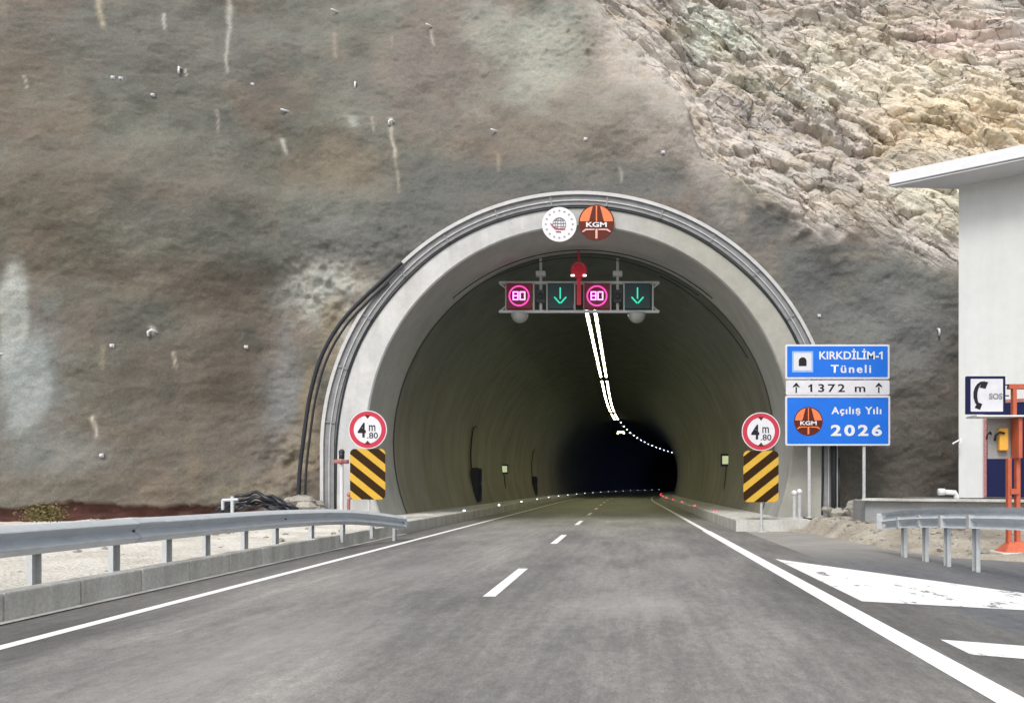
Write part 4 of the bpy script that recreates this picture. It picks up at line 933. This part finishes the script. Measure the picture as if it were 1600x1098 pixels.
# SOS sign
x0, z1 = EP(1505, 589); x1, z0 = EP(1566, 648)
t = thing('sos_sign', 'navy framed white SOS sign with a telephone handset symbol', 'sign', ((x0+x1)/2, ED-.1, z0))
g = G(); g.poly(rrect(x0+.0, z0, x1, z1, .015), ED-.12, .05); bb = g.build('housing', M['navy'], t, bevel=.006)
g = G(); g.poly(rrect(x0+.08, z0+.05, x1-.05, z1-.05, .01), ED-.125, .004); fc = g.build('face', M['signwhite'], bb)
cx, cz = x0+.08+.13, (z0+z1)/2; g = G(); A = []; B = []
for k in range(9):
    a = R(62+k*(232-62)/8); wv = .035+.012*math.cos((k-4)/4*math.pi*.5)
    A.append((cx+.10+(.18+wv)*math.cos(a)*.82, cz+(.24+wv*.4)*math.sin(a))); B.append((cx+.10+(.18-wv)*math.cos(a)*.82, cz+(.24-wv*.6)*math.sin(a)))
for k in range(8): g.poly([A[k], A[k+1], B[k+1], B[k]], ED-.129, .003)
g.poly([(cx+.03, cz+.14), (cx+.14, cz+.12), (cx+.19, cz+.24), (cx+.09, cz+.25)], ED-.1305, .003); g.poly([(cx-.0, cz-.13), (cx+.08, cz-.16), (cx+.04, cz-.265), (cx-.06, cz-.23)], ED-.1305, .003)
g.build('handset_symbol', M['black'], fc)
text('lettering', 'SOS', x1-.185, cz-.02, ED-.129, .10, M['emgrey'], fc, .045, width=.25)
g = G()
for q in (.15, .35, .55): g.tube([(x1, ED-.04, z0+q*(z1-z0)/.7), (x1+.10, ED-.04, z0+q*(z1-z0)/.7)], .012, 6)
g.build('bracket', M['navy'], t)

# ------------------------------------------------------------------ small fittings around the portal
def standpipe(px, py0, py1, d, label, mat, zb, cross=True):
    x = (px-VX)*d/F; z1 = CH-(py0-VY)*d/F; t = thing('standpipe', label, 'standpipe', (x, d, zb))
    g = G(); g.tube([(x, d, zb), (x, d, z1)], .055, 10); g.tube([(x, d, zb), (x, d, zb+.05)], .11, 10); g.build('pipe', mat, t, smooth=False)
    if cross:
        g = G(); g.tube([(x-.2, d-.02, z1-.28), (x+.2, d-.02, z1-.28)], .065, 10); g.ball((x, d-.06, z1-.28), .09, 10); g.build('outlet', M['rust'], t, smooth=True)
        g = G(); g.ball((x, d, z1), .09, 10); g.tube([(x, d, z1-.2), (x, d, z1)], .08, 10); g.build('cap', M['darkmetal'], t, smooth=True)
        g = G(); g.tube([(x+.22, d-.05, zb), (x+.22, d-.05, zb+.55), (x+.30, d-.05, zb+.62)], .05, 8); g.ball((x+.24, d-.05, zb+.7), .08, 8); g.build('branch', M['rust'], t, smooth=True)
    else:
        g = G(); g.ball((x, d, z1), .09, 10); g.build('cap', M['white'], t, smooth=True)
standpipe(534, 706, 795, 21.6, 'faded red and white standpipe left of the tunnel mouth', M['signwhite'], .33)
standpipe(1241, 770, 806, 21.6, 'left short vent pipe with a ball cap at the portal foot', M['galv_dull'], .33, False)
standpipe(1249, 768, 806, 21.75, 'right short vent pipe with a ball cap at the portal foot', M['galv_dull'], .33, False)
# white pipe frame behind the left rail
d = 15.5; g = G(); P = lambda a, b: at(a, b, d)
g.tube([P(363, 850), P(363, 775)], .035, 8); g.tube([P(348, 781), P(372, 780)], .03, 8); g.tube([P(348, 796), P(348, 780)], .03, 8)
tag(g.build('pipe_frame', M['galv'], org=P(363, 850)), 'small white pipe frame standing behind the left guardrail', 'pipe')
# tangle of black hoses
t = thing('hose_pile', 'tangled pile of black hoses at the wall foot left of the arch', 'hoses', (-10.6, 20.8, .35))
for k in range(9):
    y0 = 21.2-.05*k; a0 = random.uniform(335, 375); a1 = random.uniform(430, 470); h_ = random.uniform(770, 790); g = G()
    g.tube([Vector(at(a0+(a1-a0)*i/14, 797-(797-h_)*math.sin(math.pi*i/14)**.8+2.5*math.sin(i*1.3+k), y0+.1*math.sin(i+k))) for i in range(15)], random.uniform(.03, .055), 7); g.build('hose', M['pipe_black'], t, smooth=True)
# rubble piles, one stone each shape
def rubble(cx, cy, z, n, spread, smin, smax, label, mat):
    t = thing('rubble_pile', label, 'rubble', (cx, cy, z))
    for k in range(n):
        s_ = random.uniform(smin, smax); g = G(); g.ball((cx+random.gauss(0, spread[0]), cy+random.gauss(0, spread[1]), z+s_*.3+random.random()*spread[2]), s_, 8, (1.3, 1, .75), jit=.22); g.build('stone', mat, t)
rubble(*at(478, 790, 22.0)[:2], .40, 22, (.22, .2, .45), .09, .24, 'heap of broken rock at the left foot of the portal arch', M['stone'])
rubble(*at(1335, 795, 22.0)[:2], .40, 22, (.4, .2, .3), .10, .26, 'heap of pale broken rock behind the right sign post', M['stone'])
rubble(6.1, 19.9, .25, 26, (.8, .5, .1), .04, .10, 'small stones scattered on the kerb below the blue sign', M['stone'])
def stones(name, n, pos, smin, smax, label):
    g = G()
    for k in range(n):
        x, y, z = pos(); s_ = smin+(smax-smin)*random.random()**3; g.ball((x, y, z+s_*.25), s_, 6, (1.3, 1, .65), jit=.25)
    o = g.build(name, M['stone'] if name == 'loose_stones' else M['gravel']); o['kind'] = 'stuff'; o['label'] = label; o['category'] = 'gravel'
def pl(): x = random.uniform(-16, -6.35); y = random.uniform(5, 21); return x, y, .235+.07*float(fbm(np.array([x*.8]), np.array([y*.8]), 201)[0])+.035*float(fbm(np.array([x*4]), np.array([y*4]), 203, 3)[0])+(.1 if y > 20 else 0)
stones('loose_stones', 420, pl, .015, .07, 'loose stones scattered over the pale gravel behind the left guardrail')
def pr(): x = random.uniform(5.2, 9.5); y = random.uniform(13.2, 20.3); return x, y, float(zr(np.array([x]), np.array([y]))[0])
stones('loose_stones', 420, pr, .015, .08, 'loose stones scattered over the sandy bank behind the right guardrail')
# dry shrub by the red soil
c = Vector(at(70, 812, 18.0)); t = thing('shrub', 'small dry olive shrub against the red soil at far left', 'shrub', tuple(c))
g = G()
for k in range(14): a = random.uniform(0, 6.28); g.tube([c, c+Vector((math.cos(a)*.15, math.sin(a)*.1, .25)), c+Vector((math.cos(a)*.3, math.sin(a)*.2, .2+random.random()*.15))], [.012, .008, .003], 4)
g.build('stem', paint('twig', (.12, .08, .05), .9), t)
g = G()
for k in range(1500):
    p = c+Vector((random.gauss(0, .19), random.gauss(0, .13), abs(random.gauss(.14, .11)))); a = Vector((random.uniform(-1, 1), random.uniform(-1, 1), random.uniform(-1, 1))).normalized(); b = a.orthogonal().normalized()
    l = random.uniform(.025, .05); g.add([p, p+a*l+b*l*.4, p+a*l*2, p+a*l-b*l*.4], [(0, 1, 2, 3)])
g.build('foliage', paint('dry_leaves', (.15, .12, .045), .8, 0, .4, 9), t)

# drain stubs and anchor heads in the sprayed concrete
STUB = [(775, 206, 'stub', 'white drain stub high above the left shoulder of the arch'), (674, 43, 'stub', 'white drain stub at the top of the wall left of the pale patch'), (527, 20, 'stub', 'white drain stub near the top edge above a brown streak'),
        (450, 175, 'stub', 'short white drain stub on a dark spot in the upper wall'), (613, 193, 'hook', 'bent white pipe end above the long pale streak'), (240, 150, 'head', 'anchor head in the upper wall above a brown stain'), (178, 123, 'head', 'left of two small anchor heads side by side in the upper wall'),
        (190, 124, 'head', 'right of two small anchor heads side by side in the upper wall'), (178, 541, 'head', 'anchor head with a tan drip in the lower left wall'), (240, 520, 'hook', 'white broken pipe end in the middle of the lower left wall'), (387, 543, 'head', 'anchor head beside the blue-grey patch in the lower wall'),
        (160, 711, 'head', 'lowest anchor head in the left wall'), (3, 553, 'stub', 'white drain stub at the left edge on the pale stain'), (1465, 517, 'vert', 'white upright pipe end on the wall beside the building'), (1279, 494, 'head', 'anchor head on the wall just right of the arch'),
        (915, 219, 'head', 'dark anchor head above the emblems'), (1036, 239, 'head', 'dark anchor head near the rock edge above the arch'), (284, 111, 'vert', 'thin white upright pipe end in the upper left wall'), (396, 134, 'head', 'small anchor head beside the streaks in the upper left wall'), (557, 133, 'vert', 'small white pipe end on a brown spot left of centre')]
for px, py, k, lab in STUB:
    p = surf(px, py); q = p+Vector((0, .12, 0)); t = thing('drain_stub' if k != 'head' else 'anchor_head', lab, 'drain stub' if k != 'head' else 'anchor', tuple(p), 'pipe ends and anchors in the wall')
    g = G()
    if k == 'stub': g.tube([p+Vector((.10, .15, .03)), p+Vector((-.02, -.10, -.02)), p+Vector((-.13, -.22, -.03))], .034, 10); g.build('pipe', M['white'], t, smooth=True)
    elif k == 'vert': g.tube([p+Vector((0, .1, .08)), p+Vector((0, -.10, .03)), p+Vector((.0, -.12, -.18))], .036, 10); g.build('pipe', M['white'], t, smooth=True)
    elif k == 'hook': g.tube([p+Vector((.1, .1, .02)), p+Vector((.02, -.12, .06)), p+Vector((-.06, -.14, .0)), p+Vector((-.07, -.12, -.13))], .036, 10); g.build('pipe', M['white'], t, smooth=True)
    else:
        g.box((p.x, p.y-.02, p.z), (.12, .04, .11), random.uniform(-.2, .2)); g.build('plate', M['galv_dull'], t, bevel=.008); g = G(); g.tube([p, p+Vector((0, -.09, 0))], .025, 8); g.tube([p+Vector((0, -.03, 0)), p+Vector((0, -.075, 0))], .045, 6); g.build('bolt', M['signwhite'], t)
